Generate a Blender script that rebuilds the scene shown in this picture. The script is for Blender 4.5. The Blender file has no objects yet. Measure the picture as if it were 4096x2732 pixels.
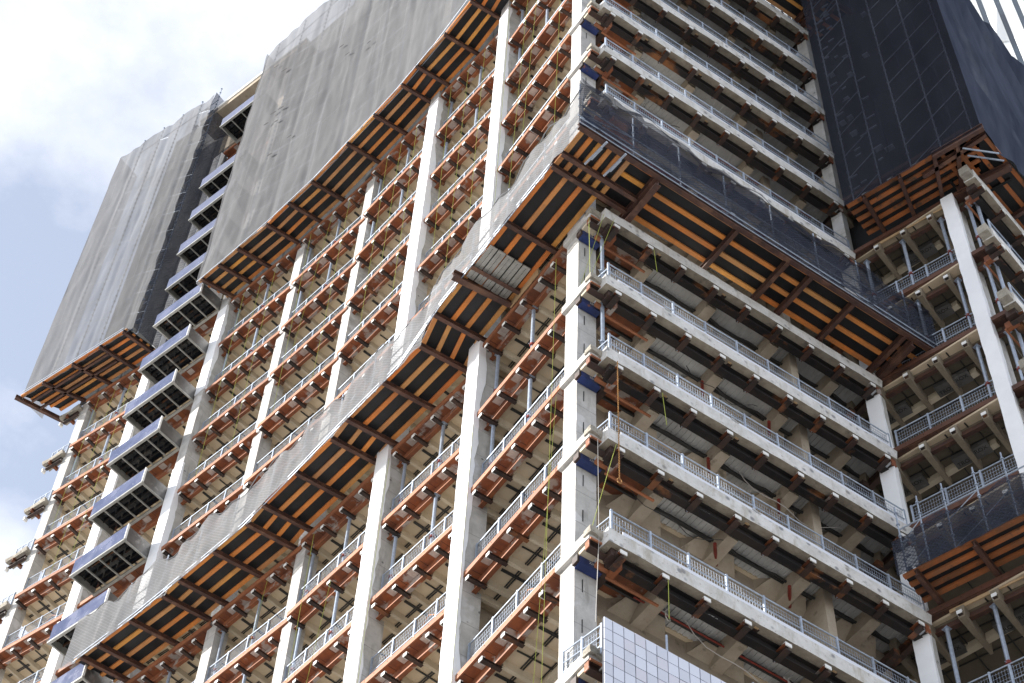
import bpy, math, random
from mathutils import Vector, Matrix, noise as mnoise
random.seed(7)
R = math.radians
scene = bpy.context.scene
COL = scene.collection
Z0 = 53.0                                   # survey height 0 sits 53 m above the street

# ------------------------------------------------------------------ camera
cam_d = bpy.data.cameras.new("camera"); cam = bpy.data.objects.new("camera", cam_d); COL.objects.link(cam)
cam.location = (-17.88352568, -24.20739527, -51.40633785 + Z0)
cam.rotation_euler = (R(145.755506), R(-1.97287843), R(-34.43814339))
cam_d.sensor_width = 36.0; cam_d.lens = 7831.217 * 36.0 / 4096.0
cam_d.clip_start = 0.5; cam_d.clip_end = 5000
scene.camera = cam

# ------------------------------------------------------------------ light
SUN_EL, SUN_AZ = 25.5, 40.0                 # azimuth: degrees from -X towards +Y
sd = Vector((-math.cos(R(SUN_AZ)) * math.cos(R(SUN_EL)), math.sin(R(SUN_AZ)) * math.cos(R(SUN_EL)), math.sin(R(SUN_EL))))
sun_d = bpy.data.lights.new("sun", 'SUN'); sun_d.energy = 5.0; sun_d.angle = R(0.5); sun_d.color = (1.0, 0.955, 0.89)
sun = bpy.data.objects.new("sun", sun_d); COL.objects.link(sun)
sun.rotation_euler = sd.to_track_quat('Z', 'Y').to_euler(); sun.location = (-60, 20, 120)
scene.view_settings.view_transform = 'Standard'
try: scene.view_settings.look = 'None'
except Exception: pass
scene.view_settings.exposure = 1.1; scene.view_settings.gamma = 1.0
scene.cycles.transparent_max_bounces = 24
scene.cycles.max_bounces = 8; scene.cycles.diffuse_bounces = 5

W = bpy.data.worlds.new("World"); scene.world = W; W.use_nodes = True
nt = W.node_tree; nt.nodes.clear()
def wn(t, **k):
    n = nt.nodes.new(t)
    for a, b in k.items(): setattr(n, a, b)
    return n
o_ = wn('ShaderNodeOutputWorld'); bg = wn('ShaderNodeBackground'); sky = wn('ShaderNodeTexSky')
sky.sky_type = 'NISHITA'; sky.sun_disc = False; sky.sun_elevation = R(SUN_EL)
sky.sun_rotation = math.atan2(sd.x, sd.y); sky.air_density = 1.0; sky.dust_density = 0.6; sky.ozone_density = 2.5
tc = wn('ShaderNodeTexCoord'); mp = wn('ShaderNodeMapping'); mp.inputs['Scale'].default_value = (1.0, 1.0, 1.6); mp.inputs['Rotation'].default_value = (0.3, 0.5, 0.9)
n1 = wn('ShaderNodeTexNoise'); n1.inputs['Scale'].default_value = 5.0; n1.inputs['Detail'].default_value = 9.0; n1.inputs['Roughness'].default_value = 0.58
n2 = wn('ShaderNodeTexNoise'); n2.inputs['Scale'].default_value = 1.9; n2.inputs['Detail'].default_value = 3.0
ma = wn('ShaderNodeMath', operation='MULTIPLY_ADD'); ma.inputs[1].default_value = 0.62
cr = wn('ShaderNodeValToRGB'); cr.color_ramp.elements[0].position = 0.45; cr.color_ramp.elements[1].position = 0.63
cr.color_ramp.elements[0].color = (0.36, 0.36, 0.36, 1)
mx = wn('ShaderNodeMixRGB'); mx.inputs['Color2'].default_value = (5.7, 5.85, 6.3, 1)
L = nt.links.new
L(tc.outputs['Generated'], mp.inputs[0]); L(mp.outputs[0], n1.inputs['Vector']); L(mp.outputs[0], n2.inputs['Vector'])
mb_ = wn('ShaderNodeMath', operation='MULTIPLY'); mb_.inputs[1].default_value = 0.45
L(n2.outputs[0], mb_.inputs[0]); L(n1.outputs[0], ma.inputs[0]); L(mb_.outputs[0], ma.inputs[2])
L(ma.outputs[0], cr.inputs[0]); L(cr.outputs[0], mx.inputs['Fac']); L(sky.outputs[0], mx.inputs['Color1'])
L(mx.outputs[0], bg.inputs[0]); bg.inputs[1].default_value = 0.10; L(bg.outputs[0], o_.inputs[0])

# ------------------------------------------------------------------ materials
class NB:
    def __init__(s, name):
        s.m = bpy.data.materials.new(name); s.m.use_nodes = True; s.t = s.m.node_tree; s.t.nodes.clear()
        s.out = s.t.nodes.new('ShaderNodeOutputMaterial'); s.b = s.t.nodes.new('ShaderNodeBsdfPrincipled')
        s.t.links.new(s.b.outputs[0], s.out.inputs[0])
        s.pos = s.t.nodes.new('ShaderNodeNewGeometry').outputs['Position']
    def n(s, t, ins=None, **k):
        x = s.t.nodes.new(t)
        for a, b in k.items(): setattr(x, a, b)
        for a, b in (ins or {}).items():
            if isinstance(b, bpy.types.NodeSocket): s.t.links.new(b, x.inputs[a])
            else: x.inputs[a].default_value = b
        return x
    def link(s, a, b): s.t.links.new(a, b)
    def noise(s, scale, detail=5, rough=.6, vec=None, stretch=None):
        v = vec or s.pos
        if stretch: v = s.n('ShaderNodeMapping', {0: v, 'Scale': stretch}).outputs[0]
        return s.n('ShaderNodeTexNoise', {'Vector': v, 'Scale': scale, 'Detail': detail, 'Roughness': rough}).outputs[0]
    def ramp(s, f, *st):
        x = s.n('ShaderNodeValToRGB', {0: f}); e = x.color_ramp.elements
        while len(e) < len(st): e.new(0.5)
        for i, (p, c) in enumerate(st):
            e[i].position = p; e[i].color = (c, c, c, 1) if isinstance(c, (int, float)) else (*c, 1)
        return x.outputs[0]
    def mix(s, f, a, b, mode='MIX'):
        ins = {'Fac': f, 'Color1': a if isinstance(a, bpy.types.NodeSocket) else (*a, 1), 'Color2': b if isinstance(b, bpy.types.NodeSocket) else (*b, 1)}
        return s.n('ShaderNodeMixRGB', ins, blend_type=mode).outputs[0]
    def math(s, op, a, b=0.0, c=0.0): return s.n('ShaderNodeMath', {0: a, 1: b, 2: c}, operation=op).outputs[0]
    def fin(s, col, rough=.8, metal=0., bump=None, bs=.3, bd=.02, spec=None):
        if isinstance(col, bpy.types.NodeSocket): s.link(col, s.b.inputs['Base Color'])
        else: s.b.inputs['Base Color'].default_value = (*col, 1)
        if isinstance(rough, bpy.types.NodeSocket): s.link(rough, s.b.inputs['Roughness'])
        else: s.b.inputs['Roughness'].default_value = rough
        s.b.inputs['Metallic'].default_value = metal
        if spec is not None: s.b.inputs['Specular IOR Level'].default_value = spec
        if bump is not None:
            x = s.n('ShaderNodeBump', {'Height': bump, 'Strength': bs, 'Distance': bd}); s.link(x.outputs[0], s.b.inputs['Normal'])
        return s.m
    def rnd(s): return s.n('ShaderNodeObjectInfo').outputs['Random']

def two_tone(name, a, b, scale, lo=.4, hi=.6, c=None, cscale=1., clo=.55, chi=.62, rough=.8, bump=.3, bd=.01, metal=0., var=0.15, spec=None):
    m = NB(name); f = m.ramp(m.noise(scale, 6, .65), (lo, 0.), (hi, 1.)); col = m.mix(f, a, b)
    if c:
        g = m.ramp(m.noise(cscale, 5, .6), (clo, 0.), (chi, 1.)); col = m.mix(g, col, c)
    v = m.math('MULTIPLY_ADD', m.rnd(), 2 * var, 1 - var)
    cc = m.n('ShaderNodeCombineColor', {0: v, 1: v, 2: v}).outputs[0]
    col = m.mix(1.0, col, cc, 'MULTIPLY')
    return m.fin(col, rough, metal, m.noise(scale * 6, 6, .7), bump, bd, spec)

M = {}
M['rust'] = two_tone('rusty_steel', (.27, .085, .03), (.15, .052, .026), 2.2, .38, .62, (.33, .28, .25), 1.5, .56, .62, rough=.75, var=.12)
M['rust_lip'] = two_tone('orange_rust', (.38, .145, .065), (.25, .095, .045), 1.6, .35, .65, rough=.7, var=.12)
M['rust_dark'] = two_tone('dark_rust', (.055, .028, .020), (.022, .017, .016), 1.8, .4, .6, (.20, .075, .03), .9, .58, .66, rough=.65)
M['steel_black'] = two_tone('black_primed_steel', (.016, .015, .016), (.028, .023, .021), 1.5, .4, .6, (.20, .085, .035), .55, .58, .66, rough=.7, spec=.2)
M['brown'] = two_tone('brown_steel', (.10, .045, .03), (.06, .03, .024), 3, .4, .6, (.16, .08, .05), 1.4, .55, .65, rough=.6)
M['wing_rust'] = two_tone('shaded_rust', (.13, .05, .028), (.075, .032, .02), 1.6, .35, .65, rough=.7)  # darker copy of the lip rust, with the wing's shade in its colour
M['patch'] = two_tone('galvanised_square', (.50, .44, .40), (.40, .34, .30), 5, rough=.6, var=.2)
def m_conc():
    m = NB('concrete'); n_ = m.noise(2.2, 6, .65)
    col = m.mix(m.ramp(n_, (.32, 0.), (.68, 1.)), (.56, .545, .52), (.40, .39, .37))
    run = m.noise(5.0, 4, .6, stretch=(1, 1, .12)); col = m.mix(m.ramp(run, (.56, 0.), (.72, .65)), col, (.27, .255, .235))
    pt = m.noise(.8, 3, .5); col = m.mix(m.ramp(pt, (.60, 0.), (.63, .45)), col, (.70, .70, .71))
    z = m.n('ShaderNodeSeparateXYZ', {0: m.pos}).outputs[2]; fr = m.math('FRACT', m.math('MULTIPLY', z, .82)); ln = m.math('LESS_THAN', fr, .022)
    col = m.mix(m.math('MULTIPLY', ln, .6), col, (.22, .21, .20))
    v = m.n('ShaderNodeTexVoronoi', {'Vector': m.pos, 'Scale': 1.5, 'Randomness': 1.}).outputs['Distance']; col = m.mix(m.ramp(v, (.05, .9), (.09, 0.)), col, (.12, .12, .12))
    return m.fin(col, .9, 0, m.noise(14, 6, .7), .6, .03)
M['conc'] = m_conc()
M['conc_raw'] = two_tone('broken_concrete', (.50, .46, .39), (.33, .30, .25), 6, .35, .65, (.20, .18, .15), 9, .6, .7, rough=.95, bump=1., bd=.05)
M['conc_in'] = two_tone('old_concrete', (.44, .38, .30), (.35, .29, .22), 1.6, .35, .65, (.20, .17, .13), 2.3, .6, .7, rough=.95, bump=.6, bd=.03)
M['tan'] = two_tone('sprayed_fireproofing', (.64, .53, .385), (.56, .455, .32), 1.1, .3, .7, (.40, .32, .22), .8, .64, .72, rough=1., bump=.7, bd=.02)
M['joist'] = two_tone('sprayed_joist', (.64, .56, .43), (.54, .46, .34), 3, .3, .7, rough=1., bump=.8, bd=.03)
M['tan_shaded'] = two_tone('shaded_sprayed_fireproofing', (.15, .125, .09), (.11, .092, .066), 1.1, .3, .7, rough=1., bump=.7, bd=.02)  # wing shade put into a darker copy of the ceiling colour
M['joist_shaded'] = two_tone('shaded_sprayed_joist', (.27, .225, .165), (.20, .165, .12), 3, .3, .7, rough=1., bump=.8, bd=.03)  # same joist spray, darkened in colour for the shaded wing
M['box_side'] = two_tone('shade_toned_panel', (.15, .145, .14), (.09, .088, .085), 1.6, .35, .65, (.26, .25, .24), 2.3, .6, .7, rough=.35, metal=.3)  # steel whose colour is darkened to carry the boxes' shaded side
M['shade_wall'] = two_tone('dark_net_backing', (.11, .11, .112), (.07, .07, .072), .8, rough=.95)  # dark tone for the walls added behind the grey nets
M['screed'] = two_tone('pale_screed', (.60, .575, .53), (.50, .475, .43), .9, rough=.9)
M['grid'] = NB('ceiling_track').fin((.03, .03, .03), .6)
M['white'] = two_tone('white_membrane', (.93, .94, .96), (.88, .89, .91), 1.2, .4, .6, rough=.55, bump=.15, bd=.02, var=.03)
M['cap'] = NB('white_end_cap').fin((.80, .80, .78), .5)
M['galv'] = two_tone('galvanised_steel', (.41, .47, .56), (.32, .37, .45), 8, .4, .6, rough=.42, metal=.35, bump=.1, var=.1)
M['alu'] = two_tone('aluminium_frame', (.42, .42, .40), (.33, .33, .31), 3, .4, .6, rough=.4, metal=.3, bump=.1)
M['toe'] = NB('white_toe_board').fin((.72, .75, .82), .5)
M['ply'] = two_tone('black_plywood', (.013, .013, .0145), (.024, .024, .026), .9, .35, .65, rough=.45, bump=.15, var=.3, spec=.3)
M['plywood'] = two_tone('raw_plywood', (.52, .36, .20), (.42, .28, .15), 2, .4, .6, rough=.7)
M['blue'] = two_tone('blue_primer', (.012, .026, .10), (.02, .04, .16), 2, .4, .6, (.20, .08, .04), 2.3, .62, .68, rough=.5)
M['pipe_red'] = two_tone('red_pipe', (.25, .035, .025), (.17, .03, .02), 4, rough=.5)
M['rope'] = NB('yellow_green_rope').fin((.36, .40, .07), .8)
M['orange_rope'] = NB('orange_rope').fin((.75, .26, .04), .7)
M['chain'] = two_tone('rusty_chain', (.52, .28, .08), (.35, .16, .05), 20, rough=.5, metal=.2)
M['hose'] = NB('grey_hose').fin((.40, .38, .36), .6)
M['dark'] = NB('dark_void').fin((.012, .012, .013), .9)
M['glassblack'] = NB('black_glass').fin((.010, .012, .016), .12)

def m_timber():
    m = NB('orange_timber'); r = m.rnd()
    g = m.noise(1.3, 4, .6); g2 = m.noise(14, 5, .7, stretch=(1, 1, 1))
    a = m.ramp(r, (0., (.72, .20, .035)), (.45, (.80, .29, .06)), (.75, (.55, .29, .13)), (1., (.85, .38, .07)))
    col = m.mix(m.ramp(g, (.35, 0.), (.7, .6)), a, (.30, .15, .07)); col = m.mix(m.ramp(g2, (.55, 0.), (.75, .5)), col, (.16, .09, .05))
    return m.fin(col, .75, 0, g2, .3, .01)
M['timber'] = m_timber()
M['timber_dim'] = two_tone('shaded_timber', (.42, .13, .035), (.24, .10, .045), 1.4, .35, .65, (.10, .06, .04), 2., .58, .68, rough=.75, var=.3)  # darker timber copy; shade under the wing platforms is in the colour

def m_fascia():
    m = NB('tie_hole_concrete'); n_ = m.noise(2.0, 6, .65)
    col = m.mix(m.ramp(n_, (.35, 0.), (.65, 1.)), (.74, .73, .71), (.54, .53, .50))
    v = m.n('ShaderNodeTexVoronoi', {'Vector': m.pos, 'Scale': 2.7, 'Randomness': .9}).outputs['Distance']
    col = m.mix(m.ramp(v, (.15, .85), (.27, 0.)), col, (.21, .215, .23))
    st = m.noise(3.0, 4, .6, stretch=(1, 1, .25)); col = m.mix(m.ramp(st, (.54, 0.), (.70, .65)), col, (.34, .29, .22)); ch = m.noise(7., 6, .75); col = m.mix(m.ramp(ch, (.58, 0.), (.64, .7)), col, (.30, .27, .23))
    return m.fin(col, .9, 0, m.noise(12, 6, .7), .7, .03)
M['fascia'] = m_fascia()

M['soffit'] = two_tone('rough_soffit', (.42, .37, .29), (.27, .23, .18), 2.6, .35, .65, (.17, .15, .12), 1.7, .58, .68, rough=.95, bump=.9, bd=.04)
def m_deck():
    m = NB('galvanised_deck'); n_ = m.noise(1.2, 4, .6)
    col = m.mix(m.ramp(n_, (.35, 0.), (.65, 1.)), (.62, .62, .61), (.47, .47, .46))
    return m.fin(col, .5, .08)
M['deck'] = m_deck()

def m_net(name, col, col2, a_lo, a_hi, period, trans=.35):
    m = NB(name); uv = m.n('ShaderNodeUVMap').outputs[0]
    sx = m.n('ShaderNodeSeparateXYZ', {0: uv})
    fold = m.noise(1.0, 3, .6, vec=m.n('ShaderNodeMapping', {0: uv, 'Scale': (1.0, .16, 1)}).outputs[0])
    big = m.noise(.55, 3, .5, vec=uv)
    band = m.n('ShaderNodeTexBrick', {'Vector': uv, 'Scale': 1.0, 'Mortar Size': .035, 'Brick Width': 2.45, 'Row Height': 6.1, 'Color1': (0, 0, 0, 1), 'Color2': (.35, .35, .35, 1), 'Mortar': (1, 1, 1, 1)}).outputs['Color']
    f = m.math('ADD', m.math('MULTIPLY', fold, .6), m.math('MULTIPLY', big, .4))
    alpha = m.ramp(f, (.35, a_lo), (.65, a_hi)); alpha = m.math('ADD', alpha, m.math('MULTIPLY', band, .14))
    if period:
        p = 2 * math.pi / period
        wx = m.math('SINE', m.math('MULTIPLY', m.math('ADD', sx.outputs[0], sx.outputs[1]), p)); wy = m.math('SINE', m.math('MULTIPLY', m.math('SUBTRACT', sx.outputs[0], sx.outputs[1]), p))
        g = m.math('MAXIMUM', wx, wy); alpha = m.math('ADD', alpha, m.ramp(g, (.82, 0.), (.97, .32)))
    alpha = m.math('MINIMUM', alpha, 1.0)
    c = m.mix(m.ramp(fold, (.35, 0.), (.65, 1.)), col, col2)
    d = m.n('ShaderNodeBsdfDiffuse', {0: c}); tl = m.n('ShaderNodeBsdfTranslucent', {0: c})
    mxs = m.n('ShaderNodeMixShader', {0: trans}); m.link(d.outputs[0], mxs.inputs[1]); m.link(tl.outputs[0], mxs.inputs[2])
    tr = m.n('ShaderNodeBsdfTransparent'); m2 = m.n('ShaderNodeMixShader', {0: alpha})
    m.link(tr.outputs[0], m2.inputs[1]); m.link(mxs.outputs[0], m2.inputs[2]); m.link(m2.outputs[0], m.out.inputs[0])
    return m.m
M['net_grey'] = m_net('grey_debris_net', (.265, .268, .278), (.21, .213, .222), .62, .80, 0)
M['net_low'] = m_net('grey_mesh_net', (.32, .323, .332), (.235, .24, .25), .56, .82, .15)
M['net_navy'] = m_net('shade_toned_navy_net', (.038, .041, .055), (.026, .028, .039), .56, .76, 0, .1)  # base colour lowered to carry the shade on this net
M['net_navy_dense'] = m_net('dense_navy_net', (.080, .092, .128), (.045, .053, .078), .97, 1., 0, .1)
M['net_dark'] = m_net('shade_toned_mesh_net', (.055, .062, .085), (.035, .04, .055), .45, .78, .15, .15)  # darker copy of the mesh net; the shaded side is in its colour
M['net_rail'] = m_net('rail_mesh_cloth', (.16, .15, .14), (.12, .115, .11), .50, .62, 0)

def m_boxglass():
    m = NB('blue_spandrel_glass'); n_ = m.noise(1.1, 3, .5)
    col = m.mix(m.ramp(n_, (.35, 0.), (.65, 1.)), (.045, .058, .125), (.10, .115, .20))
    st = m.noise(9, 5, .7); col = m.mix(m.ramp(st, (.62, 0.), (.74, .7)), col, (.55, .56, .6))
    return m.fin(col, m.ramp(n_, (.4, .08), (.6, .3)), 0., None)
M['boxglass'] = m_boxglass()

for k, c in (('tile_a', (.70, .735, .84)), ('tile_b', (.62, .65, .74)), ('tile_c', (.66, .66, .74))):
    m = NB('white_glazed_' + k); M[k] = m.fin(m.mix(m.noise(1.2, 3), c, tuple(q * .92 for q in c)), .22)
M['tile_joint'] = NB('tile_joint').fin((.015, .018, .03), .8)
M['tower_white'] = NB('white_facade_panel').fin((.78, .80, .80), .4)
M['tower_glass'] = NB('tower_window').fin((.05, .07, .10), .15)
M['ground'] = two_tone('street_paving', (.31, .305, .30), (.25, .245, .24), .4, rough=.9)

# ------------------------------------------------------------------ mesh building
class MB:
    def __init__(s): s.v = []; s.f = []; s.mi = []; s.mats = []; s.uv = None; s.sm = False
    def mat(s, key):
        if key not in s.mats: s.mats.append(key)
        return s.mats.index(key)
    def quad(s, pts, key):
        b = len(s.v); s.v += [tuple(q) for q in pts]; s.f.append(tuple(range(b, b + len(pts)))); s.mi.append(s.mat(key))
    def hexa(s, p, key):
        b = len(s.v); s.v += [tuple(q) for q in p]
        for q in ((0, 3, 2, 1), (4, 5, 6, 7), (0, 1, 5, 4), (1, 2, 6, 5), (2, 3, 7, 6), (3, 0, 4, 7)):
            s.f.append(tuple(b + i for i in q)); s.mi.append(s.mat(key))
        return s
    def box(s, x0, x1, y0, y1, z0, z1, key):
        return s.hexa([(x0, y0, z0), (x1, y0, z0), (x1, y1, z0), (x0, y1, z0), (x0, y0, z1), (x1, y0, z1), (x1, y1, z1), (x0, y1, z1)], key)
    def bar(s, p, q, w, h, key, up=(0, 0, 1)):
        p, q = Vector(p), Vector(q); d = (q - p).normalized(); up = Vector(up)
        if abs(d.dot(up)) > .99: up = Vector((1, 0, 0))
        a = d.cross(up).normalized() * (w / 2); b = a.cross(d).normalized() * (h / 2)
        return s.hexa([p - a - b, p + a - b, q + a - b, q - a - b, p - a + b, p + a + b, q + a + b, q - a + b], key)
    def tube(s, pts, r, key, n=6):
        pts = [Vector(q) for q in pts]; k = s.mat(key); base = len(s.v); prev = None
        for i, q in enumerate(pts):
            d = (pts[min(i + 1, len(pts) - 1)] - pts[max(i - 1, 0)]).normalized()
            a = d.cross(Vector((0, 0, 1)))
            if a.length < .05: a = Vector((1, 0, 0))
            a.normalize(); b = d.cross(a)
            for j in range(n):
                t = 2 * math.pi * j / n; s.v.append(tuple(q + (a * math.cos(t) + b * math.sin(t)) * r))
        for i in range(len(pts) - 1):
            for j in range(n):
                s.f.append((base + i * n + j, base + i * n + (j + 1) % n, base + (i + 1) * n + (j + 1) % n, base + (i + 1) * n + j)); s.mi.append(k)
        s.f.append(tuple(base + j for j in reversed(range(n)))); s.mi.append(k)
        e = base + (len(pts) - 1) * n; s.f.append(tuple(e + j for j in range(n))); s.mi.append(k)
        return s
    def ibeam(s, p, q, h, w, t, key, up=(0, 0, 1)):
        # p, q run along the middle of the bottom flange's underside
        U = Vector(up); p, q = Vector(p), Vector(q)
        s.bar(p + U * (t / 2), q + U * (t / 2), w, t, key); s.bar(p + U * (h / 2), q + U * (h / 2), t, h - 2 * t, key); s.bar(p + U * (h - t / 2), q + U * (h - t / 2), w, t, key)
        return s
    def sheet(s, fn, nu, nv, key):
        # fn(i/nu, j/nv) -> (point, (u, v))
        k = s.mat(key); base = len(s.v); s.uv = s.uv or {}
        for i in range(nu + 1):
            for j in range(nv + 1):
                p, uv = fn(i / nu, j / nv); s.uv[len(s.v)] = uv; s.v.append(tuple(p))
        for i in range(nu):
            for j in range(nv):
                a = base + i * (nv + 1) + j; s.f.append((a, a + nv + 1, a + nv + 2, a + 1)); s.mi.append(k)
        s.sm = True
        return s
    def rough(s, amt, sc=3.0):
        s.v = [tuple(Vector(q) + mnoise.noise_vector(Vector(q) * sc) * amt) for q in s.v]; return s
    def mesh(s, name):
        me = bpy.data.meshes.new(name); me.from_pydata(s.v, [], s.f); me.update()
        for k in s.mats: me.materials.append(M[k])
        me.polygons.foreach_set('material_index', s.mi)
        if s.uv:
            u = me.uv_layers.new(name='UVMap')
            for lp in me.loops: u.data[lp.index].uv = s.uv.get(lp.vertex_index, (0, 0))
        if s.sm: me.polygons.foreach_set('use_smooth', [True] * len(me.polygons))
        return me

def put(name, me, parent=None, loc=(0, 0, 0), rz=0.):
    if isinstance(me, MB): me = me.mesh(name)
    o = bpy.data.objects.new(name, me); COL.objects.link(o); o.parent = parent; o.location = loc; o.rotation_euler = (0, 0, rz)
    return o
def tag(o, label=None, cat=None, group=None, kind=None):
    if label: o['label'] = label
    if cat: o['category'] = cat
    if group: o['group'] = group
    if kind: o['kind'] = kind
    return o
def thing(name, label, cat, loc=(0, 0, 0), rz=0., group=None):
    return tag(put(name, None, None, loc, rz), label, cat, group)
def copy_tree(o, parent=None):
    c = o.copy(); COL.objects.link(c); c.parent = parent
    for ch in list(o.children): copy_tree(ch, c)
    return c

# ------------------------------------------------------------------ survey
FZ = {'f': -19.2, 'e': -15.05, 'd': -11.03, 'c': -7.37, 'b': -3.68, 'a': .035, 'x': 3.91, 'm0': 7.79, 'm1': 11.44, 'm2': 15.06, 'm3': 18.57, 'm4': 22.18, 'm5': 25.87,
      'm6': 29.1, 'm7': 32.4, 'm8': 35.8, 'm9': 39.15, 'm10': 42.6, 'm11': 46.1}
FL = list(FZ)
def zf(k): return FZ[k] + Z0
NODES = [((-.22, 1.73), (-.17, 6.42)), ((.14, 7.88), (-.25, 11.76)), ((-.23, 12.78), (-.69, 16.88)), ((-.63, 17.37), (-1.42, 21.8)),
         ((-1.46, 22.35), (-2.43, 26.66)), ((-2.56, 27.25), (-3.75, 31.4)), ((-3.9, 31.95), (-5.33, 35.95))]
class Frame:                                  # local x runs right along the face, y runs into the building
    def __init__(s, o, u, L): s.o = Vector((o[0], o[1])); s.u = Vector(u).normalized(); s.w = Vector((-s.u.y, s.u.x)); s.L = L; s.rz = math.atan2(s.u.y, s.u.x)
    def P(s, x, y, z): q = s.o + s.u * x + s.w * y; return Vector((q.x, q.y, z))
    def at(s, z, x=0., y=0.): return tuple(s.P(x, y, z))
BAY = []
for i, (r_, l_) in enumerate(NODES):
    a, b = Vector(l_), Vector(r_); u = (b - a).normalized(); ext = 0. if i == 0 else .72 if i in (1, 2) else .35
    BAY.append(Frame(a, u, (b - a).length + ext))
RF = Frame((0, 0), (1, 0), 10.98)             # the straight right-hand face
th = R(18.8); nW = Vector((math.cos(th), math.sin(th))); uW = Vector((math.sin(th), -math.cos(th)))
WF = Frame(nW * 10.35 + uW * 0, uW, 7.0)      # left face of the wing, x from the inner corner
WR = Frame((12.0, -4.9), (math.cos(R(14.4)), math.sin(R(14.4))), 11.)
# lip line of the curved face as a smooth guide: Y -> (X, outward normal)
PTS = [(-.2, -4.)] + [p for pr in NODES for p in pr] + [(-6.0, 37.8), (-6.7, 39.6)]
def curve(Y, o=0., z=0.):
    for (x0, y0), (x1, y1) in zip(PTS, PTS[1:]):
        if y0 <= Y <= y1 or (x1, y1) == PTS[-1]:
            t = (Y - y0) / (y1 - y0); X = x0 + (x1 - x0) * t; break
    ang = 0. if Y < 5 else R(19.6) * min(1., (Y - 5) / 29.) ** 1.05
    return Vector((X - math.cos(ang) * o, Y - math.sin(ang) * o, z))

# ------------------------------------------------------------------ ground
tag(put('ground', MB().box(-900, 900, -900, 900, -.5, 0, 'ground')), 'grey street paving far below the tower', None, None, 'structure')

# ================================================================== THE TOWER
tower = thing('tower_under_refit', 'stripped concrete and steel tower with curved left face', 'building', (0, 0, 0))
STUBS = [.42, 1.44, 2.46, 3.48, 4.15]
budget = {'stub_beam': 0}; rest = MB()

def lip_mesh(L, seed, lipk='rust_lip', sof='rust'):
    r = random.Random(seed); b = MB()
    b.box(0, L, 0, .035, 0, .21, lipk)                    # upstand lip
    b.box(0, L, .035, .40, -.02, .0, sof)                    # soffit plate
    b.box(0, L, .36, .375, -.42, -.02, sof)                  # web of the beam behind
    b.box(0, L, .29, .43, -.445, -.42, sof); b.box(0, L, .284, .29, -.45, -.415, lipk)              # bottom flange: underside coloured dark for shade, front edge strip in sunlit orange
    for x in [s * L / 4.7 for s in (.9, 1.9, 2.95)]:
        if r.random() < .85 and sof == 'rust': b.box(x - .16, x + .16, .07, .34, -.026, -.018, 'patch')
    x = .35
    while x < L: b.box(x, x + .012, .04, .36, -.024, -.018, 'steel_black'); x += .5
    x = .12
    while x < L: b.box(x - .012, x + .012, -.006, 0, .11, .135, 'steel_black'); x += .62
    return b
def stub_pieces(b, x, y0=-.11, y1=.50, r=None):
    b.box(x - .062, x + .062, y0, y1, -.55, -.535, 'rust_dark'); b.box(x - .012, x + .012, y0, y1, -.535, -.45, 'rust_dark'); b.box(x - .062, x + .062, y0, y1, -.45, -.436 - .012, 'rust_dark')
    b.box(x - .08, x + .08, y0 - .02, y0, -.56, -.44, 'cap'); b.box(x - .08, x + .08, y0, y0 + .07, -.446, -.439, 'cap'); b.box(x - .085, x - .078, y0 - .01, y0 + .14, -.56, -.44, 'cap')
    return b
LIP = [lip_mesh(F.L, i).mesh('edge_beam') for i, F in enumerate(BAY)]
STUBM = stub_pieces(MB(), 0).mesh('stub_beam')
def visible_floors(i):
    return {0: FL[1:13], 1: FL[1:13], 2: FL[2:13], 3: FL[3:13], 4: FL[4:13], 5: FL[5:19], 6: FL[6:13]}[i]
order = sorted([(i, k) for i in range(7) for k in visible_floors(i)], key=lambda t: FZ[t[1]] + t[0] * 6)
for i, k in order:
    F = BAY[i]; e = put('edge_beam', LIP[i], tower, F.at(zf(k)), F.rz)
    if i == 5: continue
    for s in STUBS:
        x = s * F.L / 4.75
        if i == 0 or x < F.L - .5:
            if budget['stub_beam'] < 100: put('stub_beam', STUBM, e, (x, 0, 0)); budget['stub_beam'] += 1
            else:
                t = stub_pieces(MB(), 0); base = len(rest.v)
                rest.v += [tuple(F.P(x + q[0], q[1], zf(k) + q[2])) for q in t.v]
                rest.f += [tuple(base + j for j in f) for f in t.f]; rest.mi += [rest.mat(t.mats[j]) for j in t.mi]
tag(put('stub_beam', rest, tower), kind='stuff')

# ceilings behind the curved face: sprayed slab, sprayed joists, black ceiling track
def ceil_mesh():
    b = MB()
    for i, F in enumerate(BAY):
        x0 = -.5 if i < 6 else -.6; x1 = F.L + .1
        a0, a1 = F.P(x0, .38, 0), F.P(x1, .38, 0); c0, c1 = F.P(x0 - .8, 8, 0), F.P(x1 + .6, 8, 0)
        if i == 0: c1 = F.P(x1 - .1, 8, 0)
        b.hexa([a0 + Vector((0, 0, -.19 - .001 * i)), a1 + Vector((0, 0, -.19 - .001 * i)), c1 + Vector((0, 0, -.19 - .001 * i)), c0 + Vector((0, 0, -.19 - .001 * i)),
                a0 + Vector((0, 0, -.02 - .001 * i)), a1 + Vector((0, 0, -.02 - .001 * i)), c1 + Vector((0, 0, -.02 - .001 * i)), c0 + Vector((0, 0, -.02 - .001 * i))], 'tan'); b.mi[-5] = b.mat('screed')
    return b
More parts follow.
